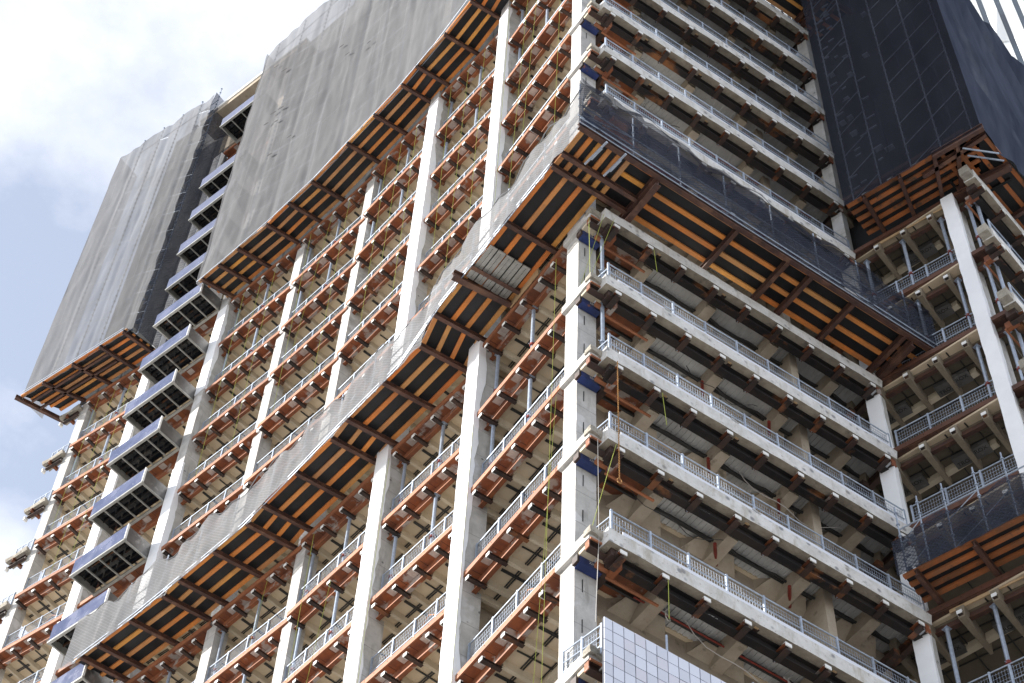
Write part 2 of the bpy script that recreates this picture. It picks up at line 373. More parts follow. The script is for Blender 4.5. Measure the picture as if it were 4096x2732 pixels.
def joist_mesh(F):
    out = []
    for s in STUBS + [-.1]:
        x = s * F.L / 4.75; b = MB()
        n = 7
        for q in range(n):                       # lumpy sprayed beam, swelling and thinning
            y0, y1 = .50 + q * .62, .50 + (q + 1) * .62; w = .055 + .03 * mnoise.noise(Vector((x * 3, q * .9, F.o.y)))
            w2 = .055 + .03 * mnoise.noise(Vector((x * 3, (q + 1) * .9, F.o.y))); d = .40 if q < 1 else .42
            b.hexa([F.P(x - w, y0, -d), F.P(x + w, y0, -d), F.P(x + w2, y1, -.42), F.P(x - w2, y1, -.42), F.P(x - w - .03, y0, -.19), F.P(x + w + .03, y0, -.19), F.P(x + w2 + .03, y1, -.19), F.P(x - w2 - .03, y1, -.19)], 'joist')
        out.append(b)
    return out
def grid_mesh(F):
    b = MB()
    for y in (1.0, 1.07, 1.62, 1.69, 2.4): b.hexa([F.P(-.2, y, -.235), F.P(F.L, y, -.235), F.P(F.L, y + .034, -.235), F.P(-.2, y + .034, -.235), F.P(-.2, y, -.205), F.P(F.L, y, -.205), F.P(F.L, y + .034, -.205), F.P(-.2, y + .034, -.205)], 'grid')
    for s in (.95, 1.0, 1.98, 2.95, 3.0, 3.85):
        x = s * F.L / 4.75; b.hexa([F.P(x, .6, -.24), F.P(x + .04, .6, -.24), F.P(x + .04, 4, -.24), F.P(x, 4, -.24), F.P(x, .6, -.21), F.P(x + .04, .6, -.21), F.P(x + .04, 4, -.21), F.P(x, 4, -.21)], 'grid')
    return b
CEIL = ceil_mesh().mesh('floor_slab')
JB = [joist_mesh(F) for F in BAY]; JO = [[b.mesh('sprayed_joist') for b in bs] for bs in JB]; GR = [grid_mesh(F).mesh('ceiling_track') for F in BAY]
def append_to(dst, src, dz):
    base = len(dst.v); dst.v += [(q[0], q[1], q[2] + dz) for q in src.v]
    dst.f += [tuple(base + j for j in f) for f in src.f]; dst.mi += [dst.mat(src.mats[j]) for j in src.mi]
jrest = MB(); slabs = {}
for k in FL: slabs[k] = put('floor_slab', CEIL, tower, (0, 0, zf(k)))
for i, k in order:
    for q, me in enumerate(JO[i]):
        budget['joist'] = budget.get('joist', 0) + 1
        if budget['joist'] <= 100: put('sprayed_joist', me, slabs[k])
        else: append_to(jrest, JB[i][q], zf(k))
    put('ceiling_track', GR[i], slabs[k])
tag(put('sprayed_joist', jrest, tower), kind='stuff')
# core wall, plus dark walls added behind the nets to block the sky
b = MB()
for F in BAY:
    b.hexa([F.P(-1.6, 8, Z0 - 53), F.P(F.L + .8, 8, Z0 - 53), F.P(F.L + .8, 8.3, Z0 - 53), F.P(-1.6, 8.3, Z0 - 53), F.P(-1.6, 8, Z0 + 47), F.P(F.L + .8, 8, Z0 + 47), F.P(F.L + .8, 8.3, Z0 + 47), F.P(-1.6, 8.3, Z0 + 47)], 'conc_in')
for F in BAY:
    b.hexa([F.P(-.6, .1, zf('m5') + .3), F.P(F.L + .3, .1, zf('m5') + .3), F.P(F.L + .3, .2, zf('m5') + .3), F.P(-.6, .2, zf('m5') + .3), F.P(-.6, .1, Z0 + (56.2 if F not in (BAY[4], BAY[6]) else 53.4)), F.P(F.L + .3, .1, Z0 + (56.2 if F not in (BAY[4], BAY[6]) else 53.4)), F.P(F.L + .3, .2, Z0 + (56.2 if F not in (BAY[4], BAY[6]) else 53.4)), F.P(-.6, .2, Z0 + (56.2 if F not in (BAY[4], BAY[6]) else 53.4))], 'shade_wall') if F is not BAY[5] else None
put('core_and_blocker_wall', b, tower)

# columns of the curved face -------------------------------------------------
def column(F, xr, w, front, depth, z0, z1, key='conc'):
    # xr: local x of the column's centre; front: how far it stands proud of the lip
    b = MB(); zs = [z0 + (z1 - z0) * j / 24 for j in range(25)]
    for a_, c_ in zip(zs, zs[1:]):
        b.hexa([F.P(xr - w / 2, -front, a_), F.P(xr + w / 2, -front, a_), F.P(xr + w / 2, depth, a_), F.P(xr - w / 2, depth, a_), F.P(xr - w / 2, -front, c_), F.P(xr + w / 2, -front, c_), F.P(xr + w / 2, depth, c_), F.P(xr - w / 2, depth, c_)], key)
    return b.rough(.012, 2.2)
def membrane(F, xr, w, front, depth, z0, z1, seed):
    # white sheet wrapped over the column's front and a ragged strip of its right-hand side
    rr = random.Random(seed); b = MB(); t = .03; n = int((z1 - z0) / .28); e = .2
    xl, xr_ = xr - w / 2 - t, xr + w / 2 + t
    pr = None
    for j in range(n + 1):
        z = z0 + (z1 - z0) * j / n; e = max(.10, min(.33, e + rr.uniform(-.05, .05)))
        row = [F.P(xl + rr.uniform(-.008, .008), depth * .6, z), F.P(xl + rr.uniform(-.012, .012), -front - t, z), F.P(xr_ + rr.uniform(-.012, .012), -front - t, z), F.P(xr_, -front - t + e, z)]
        if pr:
            for q in range(3): b.quad([pr[q], pr[q + 1], row[q + 1], row[q]], 'white')
        pr = row
    for (x0_, x1_, y0_, y1_) in ((xl + .01, xr_ - .01, -front - t + .012, -front),): b.hexa([F.P(x0_, y0_, z0), F.P(x1_, y0_, z0), F.P(x1_, y1_, z0), F.P(x0_, y1_, z0), F.P(x0_, y0_, z1), F.P(x1_, y0_, z1), F.P(x1_, y1_, z1), F.P(x0_, y1_, z1)], 'white')
    return b
top = zf('m5') + .2
# each column stands at the left end of bay i
CW = [(0, .62, .08, .62, True), (1, .62, .08, .62, True), (2, .58, -.2, .75, False), (3, .58, -.2, .75, False), (4, .60, .08, .62, True), (5, .60, .08, .62, True), (6, .58, -.2, .75, False)]
for i, w, fr, dp, wh in CW:
    F = BAY[i]; xc = -w / 2 - (.03 if wh else -.1)
    c = put('column', column(F, xc, w, fr, dp, 0, zf('m11'), 'conc'), tower)
    if wh:
        for z0, z1 in {0: [(zf('f') - 4, top - .35)], 1: [(zf('f') - 4, top - .35)], 4: [(zf('m3') + .2, top - .5), (zf('f') - 4, zf('m1') + 2.0)], 5: [(zf('f') - 4, top + 20)]}[i]:
            put('white_membrane', membrane(F, xc, w, fr, dp, z0, z1, i), c)
    if i in (2, 3, 6):                                             # scabbed patch line on bare columns
        pass
# pieces of raw concrete at the far end corner
def chunk(x0, x1, y0, y1, z0, z1, seed, key='conc_raw'):
    b = MB(); n = 4
    for a in range(n):
        for c in range(n):
            for d in range(2):
                b.box(x0 + (x1 - x0) * a / n, x0 + (x1 - x0) * (a + 1) / n, y0 + (y1 - y0) * c / n, y0 + (y1 - y0) * (c + 1) / n, z0 + (z1 - z0) * d / 2, z0 + (z1 - z0) * (d + 1) / 2, key)
    return b.rough(.07, 3.1)
F7 = BAY[6]
FE = Frame(F7.P(-.75, -.05, 0).xy, (-.93, .37), 2.)
endb = chunk(-1.3, -.0, -.06, .42, -.26, 0, 3)
endb.ibeam((-1.1, .1, -.62), (-.1, .1, -.62), .24, .16, .02, 'rust_dark'); endb.ibeam((-.75, -.1, -.5), (-.75, .5, -.5), .16, .14, .02, 'rust'); endb.box(-1.28, -1.2, 0, .2, -.72, -.5, 'cap')
EM = endb.mesh('broken_ledge')
for k in FL[6:13]: put('broken_ledge', EM, tower, F7.at(zf(k), -.35), F7.rz)

# ------------------------------------------------------------------ corner column and its ledges
kb = MB()
zs = [0] + [zf('f') - 4 + j * .45 for j in range(115)]
for a_, c_ in zip(zs, zs[1:]): kb.box(-.25, .40, 1.04, 1.64, a_, c_, 'conc')
kb.rough(.014, 2.6)
for k in FL[:13]:
    for dz in (-1.2, -2.6):
        kb.box(-.03, -.012, 1.02, 1.05, zf(k) + dz - .22, zf(k) + dz + .22, 'dark')
put('column', kb, tower)
ledge = MB()
for y0, y1 in ((.95, 1.7), (.62, .95), (.3, .62)):
    ledge.box(-.36, .02, y0, y1, -.36, 0, 'conc')
ledge.v = ledge.v
led = ledge.rough(.03, 2.5); c_ = chunk(-.38, .12, .2, .5, -.22, .03, 2)
base = len(led.v); led.v += c_.v; led.f += [tuple(base + j for j in f) for f in c_.f]; led.mi += [led.mat('conc_raw')] * len(c_.f)
LEDGE = led.mesh('corner_ledge')
br = MB()
br.ibeam((-.30, .42, -.62), (.55, .42, -.62), .24, .2, .02, 'rust_dark'); br.box(-.33, -.30, .34, .50, -.62, -.36, 'rust')
br.box(-.33, .5, .26, .30, -.40, -.34, 'rust_lip'); br.box(.30, .50, .1, .9, -.72, -.60, 'rust_dark'); br.box(-.30, .1, .55, .8, -.5, -.38, 'joist'); br.box(.1, .46, .6, .72, -.74, -.62, 'rust_lip')
CBR = br.mesh('corner_bracket')
bl = MB(); bl.box(-.34, -.27, .80, 1.02, -.70, -.46, 'rust_dark'); bl.box(-.27, .38, .78, 1.02, -.74, -.71, 'blue'); bl.box(-.27, .38, .78, .81, -.71, -.46, 'blue'); bl.box(-.27, .38, .99, 1.02, -.71, -.46, 'blue'); bl.box(-.2, .3, 1.0, 1.04, -.45, -.36, 'conc')
BLUE = bl.mesh('blue_channel')
for k in FL[:13]:
    put('corner_ledge', LEDGE, tower, (0, 0, zf(k)))
    e = put('corner_bracket', CBR, tower, (0, 0, zf(k))); put('blue_channel', BLUE, e)

# ------------------------------------------------------------------ the straight right-hand face (and the wing's)
def fascia_mesh(L, seed):
    b = MB(); n = int(L / .35); r = random.Random(seed)
    for j in range(n):
        x0, x1 = L * j / n, L * (j + 1) / n; ch = .0 if j < n - 1 else .12
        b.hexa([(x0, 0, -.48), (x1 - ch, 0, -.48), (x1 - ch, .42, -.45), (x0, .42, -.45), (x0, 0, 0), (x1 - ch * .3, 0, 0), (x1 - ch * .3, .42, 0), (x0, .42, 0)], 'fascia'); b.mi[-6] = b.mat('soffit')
    b.rough(.022, 1.7)
    for j in range(4): x = 1.9 + j * 2.5 + r.uniform(-.2, .2); b.box(x, x + .16, .16, .36, -.47, -.40, 'rust_dark'); b.box(x - .02, x + .1, .12, .17, -.49, -.44, 'plywood')
    return b
FAS = [fascia_mesh(10.98, s).mesh('slab_edge') for s in range(3)]
pb = MB(); pb.ibeam((.62, .37, -.84), (10.8, .37, -.84), .34, .24, .028, 'steel_black')
for x in (2.9, 5.4, 7.9):                                     # bolted splices
    pb.box(x - .015, x + .015, .22, .56, -.82, -.5, 'rust_dark'); pb.box(x + .05, x + .07, .23, .54, -.835, -.5, 'rust')
    for q in range(5): pb.box(x - .03, x + .03, .26 + q * .055, .28 + q * .055, -.862, -.84, 'galv')
pb.box(.45, .62, .3, .72, -.86, -.55, 'rust'); pb.box(.20, .5, .16, .5, -.72, -.44, 'rust_dark'); pb.box(.45, 2.0, .70, .76, -.88, -.82, 'rust_lip')
pb.ibeam((10.75, .1, -.78), (10.75, 1.9, -.78), .3, .2, .025, 'rust_dark'); pb.box(10.66, 10.84, .06, .1, -.8, -.46, 'rust'); pb.bar((10.4, 1.0, -.95), (10.4, 2.0, -1.0), .2, .25, 'rust_dark')
PBM = pb.mesh('perimeter_beam')
bk = MB(); bk.box(-.09, .09, -.40, .1, -.87, -.855, 'rust_dark'); bk.box(-.012, .012, -.40, .1, -.855, -.66, 'rust_dark'); bk.box(-.09, .09, -.40, .1, -.66, -.645, 'rust'); bk.box(-.10, .10, -.425, -.40, -.76, -.64, 'cap'); bk.box(-.10, .10, -.40, -.33, -.645, -.638, 'cap')
BKM = bk.mesh('bracket')
# metal deck, ribs and the inner concrete beam
dk = MB(); x = .9
while x < 10.8:
    dk.hexa([(x, .3, -.16), (x + .07, .3, -.16), (x + .07, 1.9, -.16), (x, 1.9, -.16), (x, .3, -.10), (x + .07, .3, -.10), (x + .07, 1.9, -.10), (x, 1.9, -.10)], 'deck')
    dk.box(x + .07, x + .17, .3, 1.9, -.13, -.10, 'deck'); x += .17
dk.box(.6, 10.9, 1.28, 1.34, -.30, -.16, 'grid')
DECK = dk.mesh('metal_deck')
ib = MB(); xs = [.9 + j * .33 for j in range(31)]
ib.box(.8, 10.9, 1.75, 2.25, -1.0, -.17, 'conc_in')
for x in (2.1, 4.55, 7.0, 9.45):
    ib.hexa([(x - .17, .66, -.62), (x + .17, .66, -.62), (x + .19, 1.75, -.68), (x - .19, 1.75, -.68), (x - .2, .66, -.17), (x + .2, .66, -.17), (x + .24, 1.75, -.17), (x - .24, 1.75, -.17)], 'conc_in')
    ib.hexa([(x - .6, 1.35, -.3), (x + .6, 1.35, -.3), (x + .9, 1.75, -.6), (x - .9, 1.75, -.6), (x - .6, 1.5, -.17), (x + .6, 1.5, -.17), (x + .9, 1.74, -.17), (x - .9, 1.74, -.17)], 'conc_in')
IBM = ib.rough(.02, 2.0).mesh('ribbed_beam')
rs = MB(); rs.box(.42, 10.9, 1.2, 7.0, -.10, -.02, 'tan'); rs.mi[-5] = rs.mat('screed')
for y in (2.6, 3.3, 4.1): rs.box(.5, 10.8, y, y + .035, -.15, -.11, 'grid')
for j in range(8): x = 1.2 + j * 1.3; rs.box(x, x + .03, 2.3, 6, -.16, -.12, 'grid')
for j in range(4): x = 1.6 + j * 2.45; rs.box(x - .1, x + .1, 2.2, 6.5, -.42, -.1, 'joist')
RSM = rs.mesh('right_floor_slab')
pj = MB()
pj.tube([(1.9 + j * .5, 1.22 + .05 * math.sin(j * 1.9), -.30 - .06 * abs(math.sin(j * .62))) for j in range(18)], .045, 'grid', 6); PJM = pj.mesh('black_pipe')
cp = MB(); cp.hexa([(.55, .62, -.17), (2.0, .62, -.17), (2.0, 1.7, -.17), (.55, 1.7, -.17), (.55, .62, -.1), (2.0, .62, -.1), (2.0, 1.7, -.1), (.55, 1.7, -.1)], 'rust')
cp.ibeam((.62, .7, -.5), (.62, 1.9, -.5), .3, .2, .02, 'rust_dark'); cp.bar((.5, 1.9, -.46), (2.0, 1.9, -.46), .12, .26, 'rust_dark')
CPM = cp.mesh('rusted_corner_framing')
for q, k in enumerate(FL[:13]):
    z = zf(k); s = put('slab_edge', FAS[q % 3], tower, (0, 0, z))
    e = put('perimeter_beam', PBM, tower, (0, 0, z))
    for j in range(9 if k != 'm5' else 9):
        put('bracket', BKM, e, (.42 + j * 1.25, .38, 0))
    d = put('right_floor_slab', RSM, tower, (0, 0, z))
    put('metal_deck', DECK, d); put('ribbed_beam', IBM, d); put('black_pipe', PJM, d); put('rusted_corner_framing', CPM, d)
b = MB()
for x in (5.95, 9.6): b.box(x, x + .5, 1.95, 2.45, 0, zf('m6'), 'conc_in')
put('inner_column', b.rough(.02, 1.5), tower)
put('core_and_blocker_wall', MB().box(.3, 10.7, 6.9, 7.2, 0, zf('m11'), 'conc_in').box(2.2, 2.35, .75, 6.9, zf('m2'), zf('m11'), 'conc_in').box(10.3, 10.45, 2.5, 6.9, 0, zf('m11'), 'conc_in').box(.4, 10.6, .5, .6, zf('m6'), zf('m11'), 'conc_in').box(.25, .38, .4, 2.4, zf('m5') + .3, zf('m11'), 'conc_in'), tower)  # core, plus partitions added to stop sun shafts reaching the wing net

# ================================================================== WORDS FOR LABELS
FW = {'f': 'sixth floor below the lower netted platform', 'e': 'fifth floor below the lower netted platform', 'd': 'fourth floor below the lower netted platform', 'c': 'third floor below the lower netted platform', 'b': 'second floor below the lower netted platform', 'a': 'floor just under the lower netted platform',
      'x': 'floor right at the lower net', 'm0': 'first floor above the lower net', 'm1': 'second floor above the lower net', 'm2': 'third floor above the lower net', 'm3': 'second floor below the upper platform', 'm4': 'floor below the upper platform', 'm5': 'floor at the upper platform'}
BW = ['bay beside corner column', 'bay between two white columns', 'bay between white and bare columns', 'bay between two bare columns', 'bay beside half-painted column', 'box bay', 'far end bay']
BWS = ['corner bay', 'two-white-columns bay', 'white-to-bare bay', 'two-bare-columns bay', 'half-painted-column bay', 'box bay', 'far end bay']

# ================================================================== GUARDRAILS
def rail_parts(L, pitch, h, mesh_h=True):
    a = MB(); y = .07
    a.tube([(0, y, h), (L, y, h)], .024, 'galv'); a.tube([(0, y, h * .48), (L, y, h * .48)], .018, 'galv'); a.bar((0, y, .03), (L, y, .03), .02, .05, 'galv')
    n = max(2, round(L / pitch)); xs = [.04 + (L - .08) * j / n for j in range(n + 1)]
    p = MB(); p.box(-.028, .028, -.02, .035, -.22, h + .05, 'galv')
    g = MB(); x = .06
    while x < L - .05: g.box(x - .0035, x + .0035, y + .03, y + .037, .06, h - .06, 'galv'); x += .085
    zz = .1
    while zz < h - .05: g.box(.04, L - .04, y + .038, y + .044, zz - .004, zz + .004, 'galv'); zz += .15
    return a.mesh('rail'), xs, p.mesh('post'), g.mesh('mesh_panel'), y
def guardrail(rp, label, loc, rz, group, toe=None):
    a, xs, p, g, y = rp; t = thing('guardrail', label, 'guardrail', loc, rz, group)
    put('rail', a, t)
    for i, x in enumerate(xs):
        put('post', p, t, (x, y, 0))
    put('mesh_panel', g, t)
    if toe: put('toe_board', toe, t)
    return t
RP = [rail_parts(F.L - (.1 if i == 0 else .5), 1.15, 1.22) for i, F in enumerate(BAY)]
for i, k in order:
    if i == 5: continue
    if k in ('a',) or (i == 0 and k in ('b',)) or (k == 'm5'): continue
    F = BAY[i]
    guardrail(RP[i], f'galvanised guardrail, {BWS[i]}, {FW[k]}', F.at(zf(k) + .22, .05, .22), F.rz, 'guardrails along the curved face')
RPR = rail_parts(10.7, 1.22, .78)
TOE = MB().box(.35, 10.6, .03, .045, .0, .17, 'toe').mesh('toe_board')
pr_end = rail_parts(.75, .75, .78); RPE = rail_parts(1.15, .38, .75)
for k in FL[:13]:
    if k in ('a', 'x', 'f'): continue
    t = guardrail(RPR, f'long galvanised mesh guardrail on straight right face, {FW[k]}', (.12, .02, zf(k) + .02), 0, 'guardrails along the right face', TOE)
    put('rail', pr_end[0], t, (-.05, .95, 0), R(-82)); put('mesh_panel', pr_end[3], t, (-.05, .95, 0), R(-82))

# ================================================================== SHORING PROPS
def prop_meshes(h):
    a = MB(); a.tube([(0, 0, .0), (0, 0, h * .45)], .048, 'galv', 8); a.box(-.09, .09, -.09, .09, 0, .015, 'galv')
    b = MB(); b.tube([(0, 0, h * .38), (0, 0, h - .015)], .062, 'galv', 8); b.box(-.1, .1, -.1, .1, h - .015, h, 'galv')
    c = MB(); c.tube([(0, 0, h * .37), (0, 0, h * .40)], .085, 'pipe_red' if h > 3.2 else 'galv', 8); c.bar((-.14, 0, h * .38), (.14, 0, h * .38), .02, .02, 'galv')
    return a.mesh('lower_tube'), b.mesh('upper_tube'), c.mesh('collar')
PM = {}
def prop(loc, h, label, group):
    key = round(h, 1)
    if key not in PM: PM[key] = prop_meshes(h)
    t = thing('shoring_prop', label, 'prop', loc, 0, group)
    for n_, m_ in zip(('lower_tube', 'upper_tube', 'collar'), PM[key]): put(n_, m_, t)
def props_left(i, k, up, spots):
    F = BAY[i]; h = FZ[up] - FZ[k] - .45
    for x, wd in spots:
        prop(F.at(zf(k) + .005, x, .36 if x > .5 else .42), h, f'galvanised prop {wd}, {BWS[i]}, {FW[k]}', 'shoring props along the curved face')
SP = [(.32, 'at left column'), (2.4, 'in mid bay')]
for i, k, up in [(0, 'b', 'a'), (0, 'c', 'b'), (1, 'b', 'a'), (1, 'c', 'b'), (2, 'b', 'a'), (2, 'c', 'b'), (3, 'b', 'a'), (3, 'c', 'b'), (4, 'b', 'a'),
                 (0, 'm4', 'm5'), (0, 'm3', 'm4'), (1, 'm4', 'm5'), (1, 'm3', 'm4'), (2, 'm4', 'm5'), (2, 'm3', 'm4'), (3, 'm4', 'm5'), (3, 'm3', 'm4'), (4, 'm4', 'm5'), (4, 'm3', 'm4'), (6, 'm4', 'm5'), (6, 'm3', 'm4')]:
    props_left(i, k, up, SP if k not in ('c',) else SP)
for k, up in (('b', 'a'), ('c', 'b')):
    prop((.32, .62, zf(k)), FZ[up] - FZ[k] - .62, f'galvanised prop by corner column, {FW[k]}', 'shoring props by the corner column')

# ================================================================== OVERHANGING PLATFORMS
def platform(name, label, cat, A, B, zb, n_j, tips, beam_deep=.2, ext_in=2.6, edge=True, group=None, key='brown', tkey='timber', alt=None):
    """A(t), B(t): outer and inner edge for t in 0..1 as 2-D points; tips: t of each cantilever beam"""
    t0 = thing(name, label, cat, (0, 0, 0), 0, group)
    def V(p, z): return Vector((p[0], p[1], z))
    for t in tips:
        a, b_ = V(A(t), zb), V(B(t), zb); d = (b_ - a).normalized(); m = MB(); m.ibeam(a - d * .06, b_ + d * .9, beam_deep, .14, .016, key); put('bracket_beam', m, t0)
    ts = [0.] + list(tips) + [1.]
    for j in range(n_j):
        f = .03 + .94 * j / max(1, n_j - 1)
        for t, s in zip(ts, ts[1:]):
            if s - t < .004: continue
            p, q = [V(Vector(A(w)).lerp(Vector(B(w)), f), zb + beam_deep + .045) for w in (t, s)]
            dz = random.uniform(-.008, .008); m = MB(); m.bar(p + Vector((0, 0, dz)), q + Vector((0, 0, dz)), .145, .085, tkey); put('timber_joist', m, t0)
    zz = zb + beam_deep + .095
    for t, s in zip(ts, ts[1:]):
        if s - t < .004: continue
        m = MB(); a0, a1, b0, b1 = A(t), A(s), B(t), B(s)
        m.hexa([V(a0, zz), V(a1, zz), V(b1, zz), V(b0, zz), V(a0, zz + .03), V(a1, zz + .03), V(b1, zz + .03), V(b0, zz + .03)], 'ply'); put('deck_board', m, t0)
    return t0
def along_left(Y0, Y1, o): return lambda t: curve(Y0 + (Y1 - Y0) * t, o).xy
ZL = zf('a') + .30; ZU = zf('m5') + .32
TY = [1.88, 3.79, 6.02, 7.33, 9.29, 11.3, 12.32, 14.29, 16.21, 17.26, 19.07, 20.99, 22.0, 23.77, 25.56, 26.49]
Ya, Yb = -.05, 27.0
low_l = platform('overhanging_platform', 'lower timber and black plywood platform under net along curved face', 'platform', along_left(Ya, Yb + .5, 1.78), along_left(Ya, Yb + .1, .06), ZL, 4,
                 [(y + .5 - Ya) / (Yb + .5 - Ya) for y in TY])
up_l = platform('overhanging_platform', 'upper timber and black plywood platform under tall net, curved face', 'platform', along_left(1.0, 27.3, 1.62), along_left(1.0, 26.9, .06), ZU, 4,
                [(y - 1.0) / 26.3 for y in (3.0, 5.2, 7.42, 9.42, 11.45, 12.63, 14.64, 16.61, 19.28, 20.9, 22.53, 24.48, 25.8, 27.0)])
far = platform('overhanging_platform', 'small timber platform under net at the far end bay', 'platform', along_left(31.9, 38.6, 1.85), along_left(31.6, 37.6, .06), ZU, 5,
               [.02, .24, .50, .78])
m = MB(); a, b_ = curve(38.75, 2.0, ZU - .02), curve(37.8, -.6, ZU - .02); m.ibeam(a, b_, .26, .16, .02, 'brown'); put('end_beam', m, far)
for f in (.3, .62): 
    m = MB(); m.ibeam(curve(33.4, 1.85 - 1.7 * f, ZU + .0), curve(38.3, 1.85 - 1.7 * f, ZU + .0), .16, .1, .014, 'brown'); put('cross_beam', m, far)
# the right-hand arm of the lower platform, wrapping the corner
def seg(p, q): return lambda t: (p[0] + (q[0] - p[0]) * t, p[1] + (q[1] - p[1]) * t)
low_r = platform('overhanging_platform', 'lower timber and black plywood platform over the straight right face', 'platform', seg((-.1, -1.52), (11.9, -1.50)), seg((-.1, .1), (11.9, .1)), ZL + .08, 4,
                 [.074, .335, .50, .578, .72, .895], beam_deep=.26)
m = MB(); m.ibeam((-2.15, -1.62, ZL + .06), (11.95, -1.60, ZL + .06), .30, .16, .02, 'brown'); put('edge_beam', m, low_r)
for i_, x in enumerate((.85, 10.9)):                              # deep hangers
    m = MB(); m.ibeam((x, -1.55, ZL - .22), (x, .3, ZL - .22), .34, .2, .025, 'brown'); put('deep_beam', m, low_r)
# corner square
cor = platform('overhanging_platform', 'square corner piece of the lower timber and black plywood platform', 'platform', seg((-1.98, -1.5), (-1.98, -.05)), seg((-.15, -1.5), (-.15, -.05)), ZL, 6, [.62, .985], ext_in=.5)
for x in (-1.2, -.5):
    m = MB(); m.tube([(x, -1.75, ZL - .02), (x - .1, -.75, ZL - .02)], .04, 'galv'); m.bar((x - .02, -1.5, ZL - .03), (x - .06, -1.0, ZL - .03), .09, .07, 'galv'); put('pipe_clamp', m, cor)
# tubes along the outer edges
def edge_tubes(par, pts, offs, r=.028):
    for dz, do in offs:
        m = MB(); m.tube([Vector((p[0] + do[0], p[1] + do[1], p[2] + dz)) for p in pts], .02, 'galv'); put('edge_tube', m, par)
edge_tubes(low_l, [curve(y, 1.86, ZL) for y in [0, 3, 6, 9, 12, 15, 18, 21, 24, 27.4]], [(.06, (0, 0)), (.26, (.0, 0)), (.40, (.1, 0))])
edge_tubes(up_l, [curve(y, 1.72, ZU) for y in [1, 4, 7, 10, 13, 16, 19, 22, 25, 27.3]], [(.06, (0, 0)), (.30, (.25, 0))])
edge_tubes(low_r, [(-2.2, -1.75, ZL), (11.9, -1.72, ZL)], [(.16, (0, 0)), (.40, (0, -.02)), (.75, (0, .1))])
edge_tubes(far, [curve(y, 1.95, ZU) for y in (32, 34, 36, 38.4)], [(.1, (0, 0)), (.3, (0, 0))])
# gap in the lower platform filled with perforated scaffold planks, and its big channel
pl = MB()
for j in range(5):
    o = 1.62 - j * .31; a, b_ = curve(3.35, o, ZL + .16), curve(4.75, o, ZL + .16); pl.bar(a, b_, .27, .05, 'alu')
    for q in range(22):
        w = curve(3.45 + q * .058, o, ZL + .134); pl.box(w.x - .012, w.x + .012, w.y - .012, w.y + .012, w.z - .004, w.z, 'dark')
tag(put('scaffold_planks', pl), 'grey perforated steel planks bridging a gap in lower platform', 'planks')
m = MB(); m.ibeam(curve(4.9, 2.15, ZL - .10), curve(4.7, -.1, ZL - .10), .36, .2, .025, 'brown'); put('deep_beam', m, low_l)
m = MB(); m.bar(curve(3.2, .05, ZL + .1), curve(4.75, .05, ZL + .1), .03, .5, 'plywood'); put('plywood_infill', m, low_l)
# upper platform over the right-hand face
up_r = platform('overhanging_platform', 'upper timber and black plywood platform high on right face', 'platform', seg((2, -1.55), (11.95, -1.5)), seg((2, .1), (11.95, .1)), ZU + .06, 4, [.2, .42, .62, .84, .93], beam_deep=.26)
m = MB(); m.ibeam((2, -1.62, ZU), (12.0, -1.58, ZU), .3, .16, .02, 'brown'); put('edge_beam', m, up_r)
m = MB(); m.ibeam((10.6, -1.55, ZU - .2), (10.6, .3, ZU - .2), .34, .2, .025, 'brown'); put('deep_beam', m, up_r)
m = MB(); m.tube([(10.95, -1.9, ZU - .03), (11.0, -.7, ZU - .03)], .035, 'galv'); put('pipe_clamp', m, up_r)

# ================================================================== SCAFFOLDS AND NETS
def scaffold(label, path, z0, z1, lift, pitch_pts, ext=1.0, brace=True):
    t = thing('scaffold', label, 'scaffold'); rs_ = random.Random(len(label))
    zs = []; z = z0
    while z < z1: zs.append(z); z += lift
    for p in pitch_pts:
        a = path(p); m = MB(); m.tube([(a.x, a.y, z0), (a.x, a.y, z1 + ext)], .026, 'galv', 5)
        zz = z0 + .5
        while zz < z1 + ext: m.tube([(a.x, a.y, zz), (a.x, a.y, zz + .03)], .06, 'galv', 6); zz += .5
        put('standard', m, t)
    for z in zs:
        m = MB(); z_ = z + rs_.uniform(-.05, .05)
        if lift < .6 or z > z1 - lift: m.tube([Vector((*path(p).xy, z)) for p in pitch_pts], .026, 'galv', 5)
        else:
            for p, q in zip(pitch_pts, pitch_pts[1:]):
                for e in range(3):
                    if rs_.random() < .58 and len(m.f) < 12:
                        a, b_ = p + (q - p) * (e / 3 + rs_.uniform(0, .1)), p + (q - p) * ((e + 1) / 3 - rs_.uniform(0, .1)); zz = z_ + rs_.choice((0, 0, .35, .7))
                        m.bar(Vector((*path(a).xy, zz)), Vector((*path(b_).xy, zz)), rs_.choice((.05, .05, .20)), .05, 'galv')
        if m.f: put('ledger', m, t)
        m = MB(); m.bar(Vector((*path(pitch_pts[0]).xy, z + .04)), Vector((*path(pitch_pts[-1]).xy, z + .04)), .02, .02, 'galv') if len(pitch_pts) < 3 else None
    if brace:
        for q, (a, b_) in enumerate(zip(pitch_pts, pitch_pts[1:])):
            if q % 3 == 1: continue
            for e, (z, z2) in enumerate(zip(zs, zs[1:])):
                if (q + e) % 2: continue
                p1, p2 = path(a), path(b_); m = MB(); m.tube([(p1.x, p1.y, z), (p2.x, p2.y, z2)], .018, 'galv', 4); put('brace', m, t)
    return t
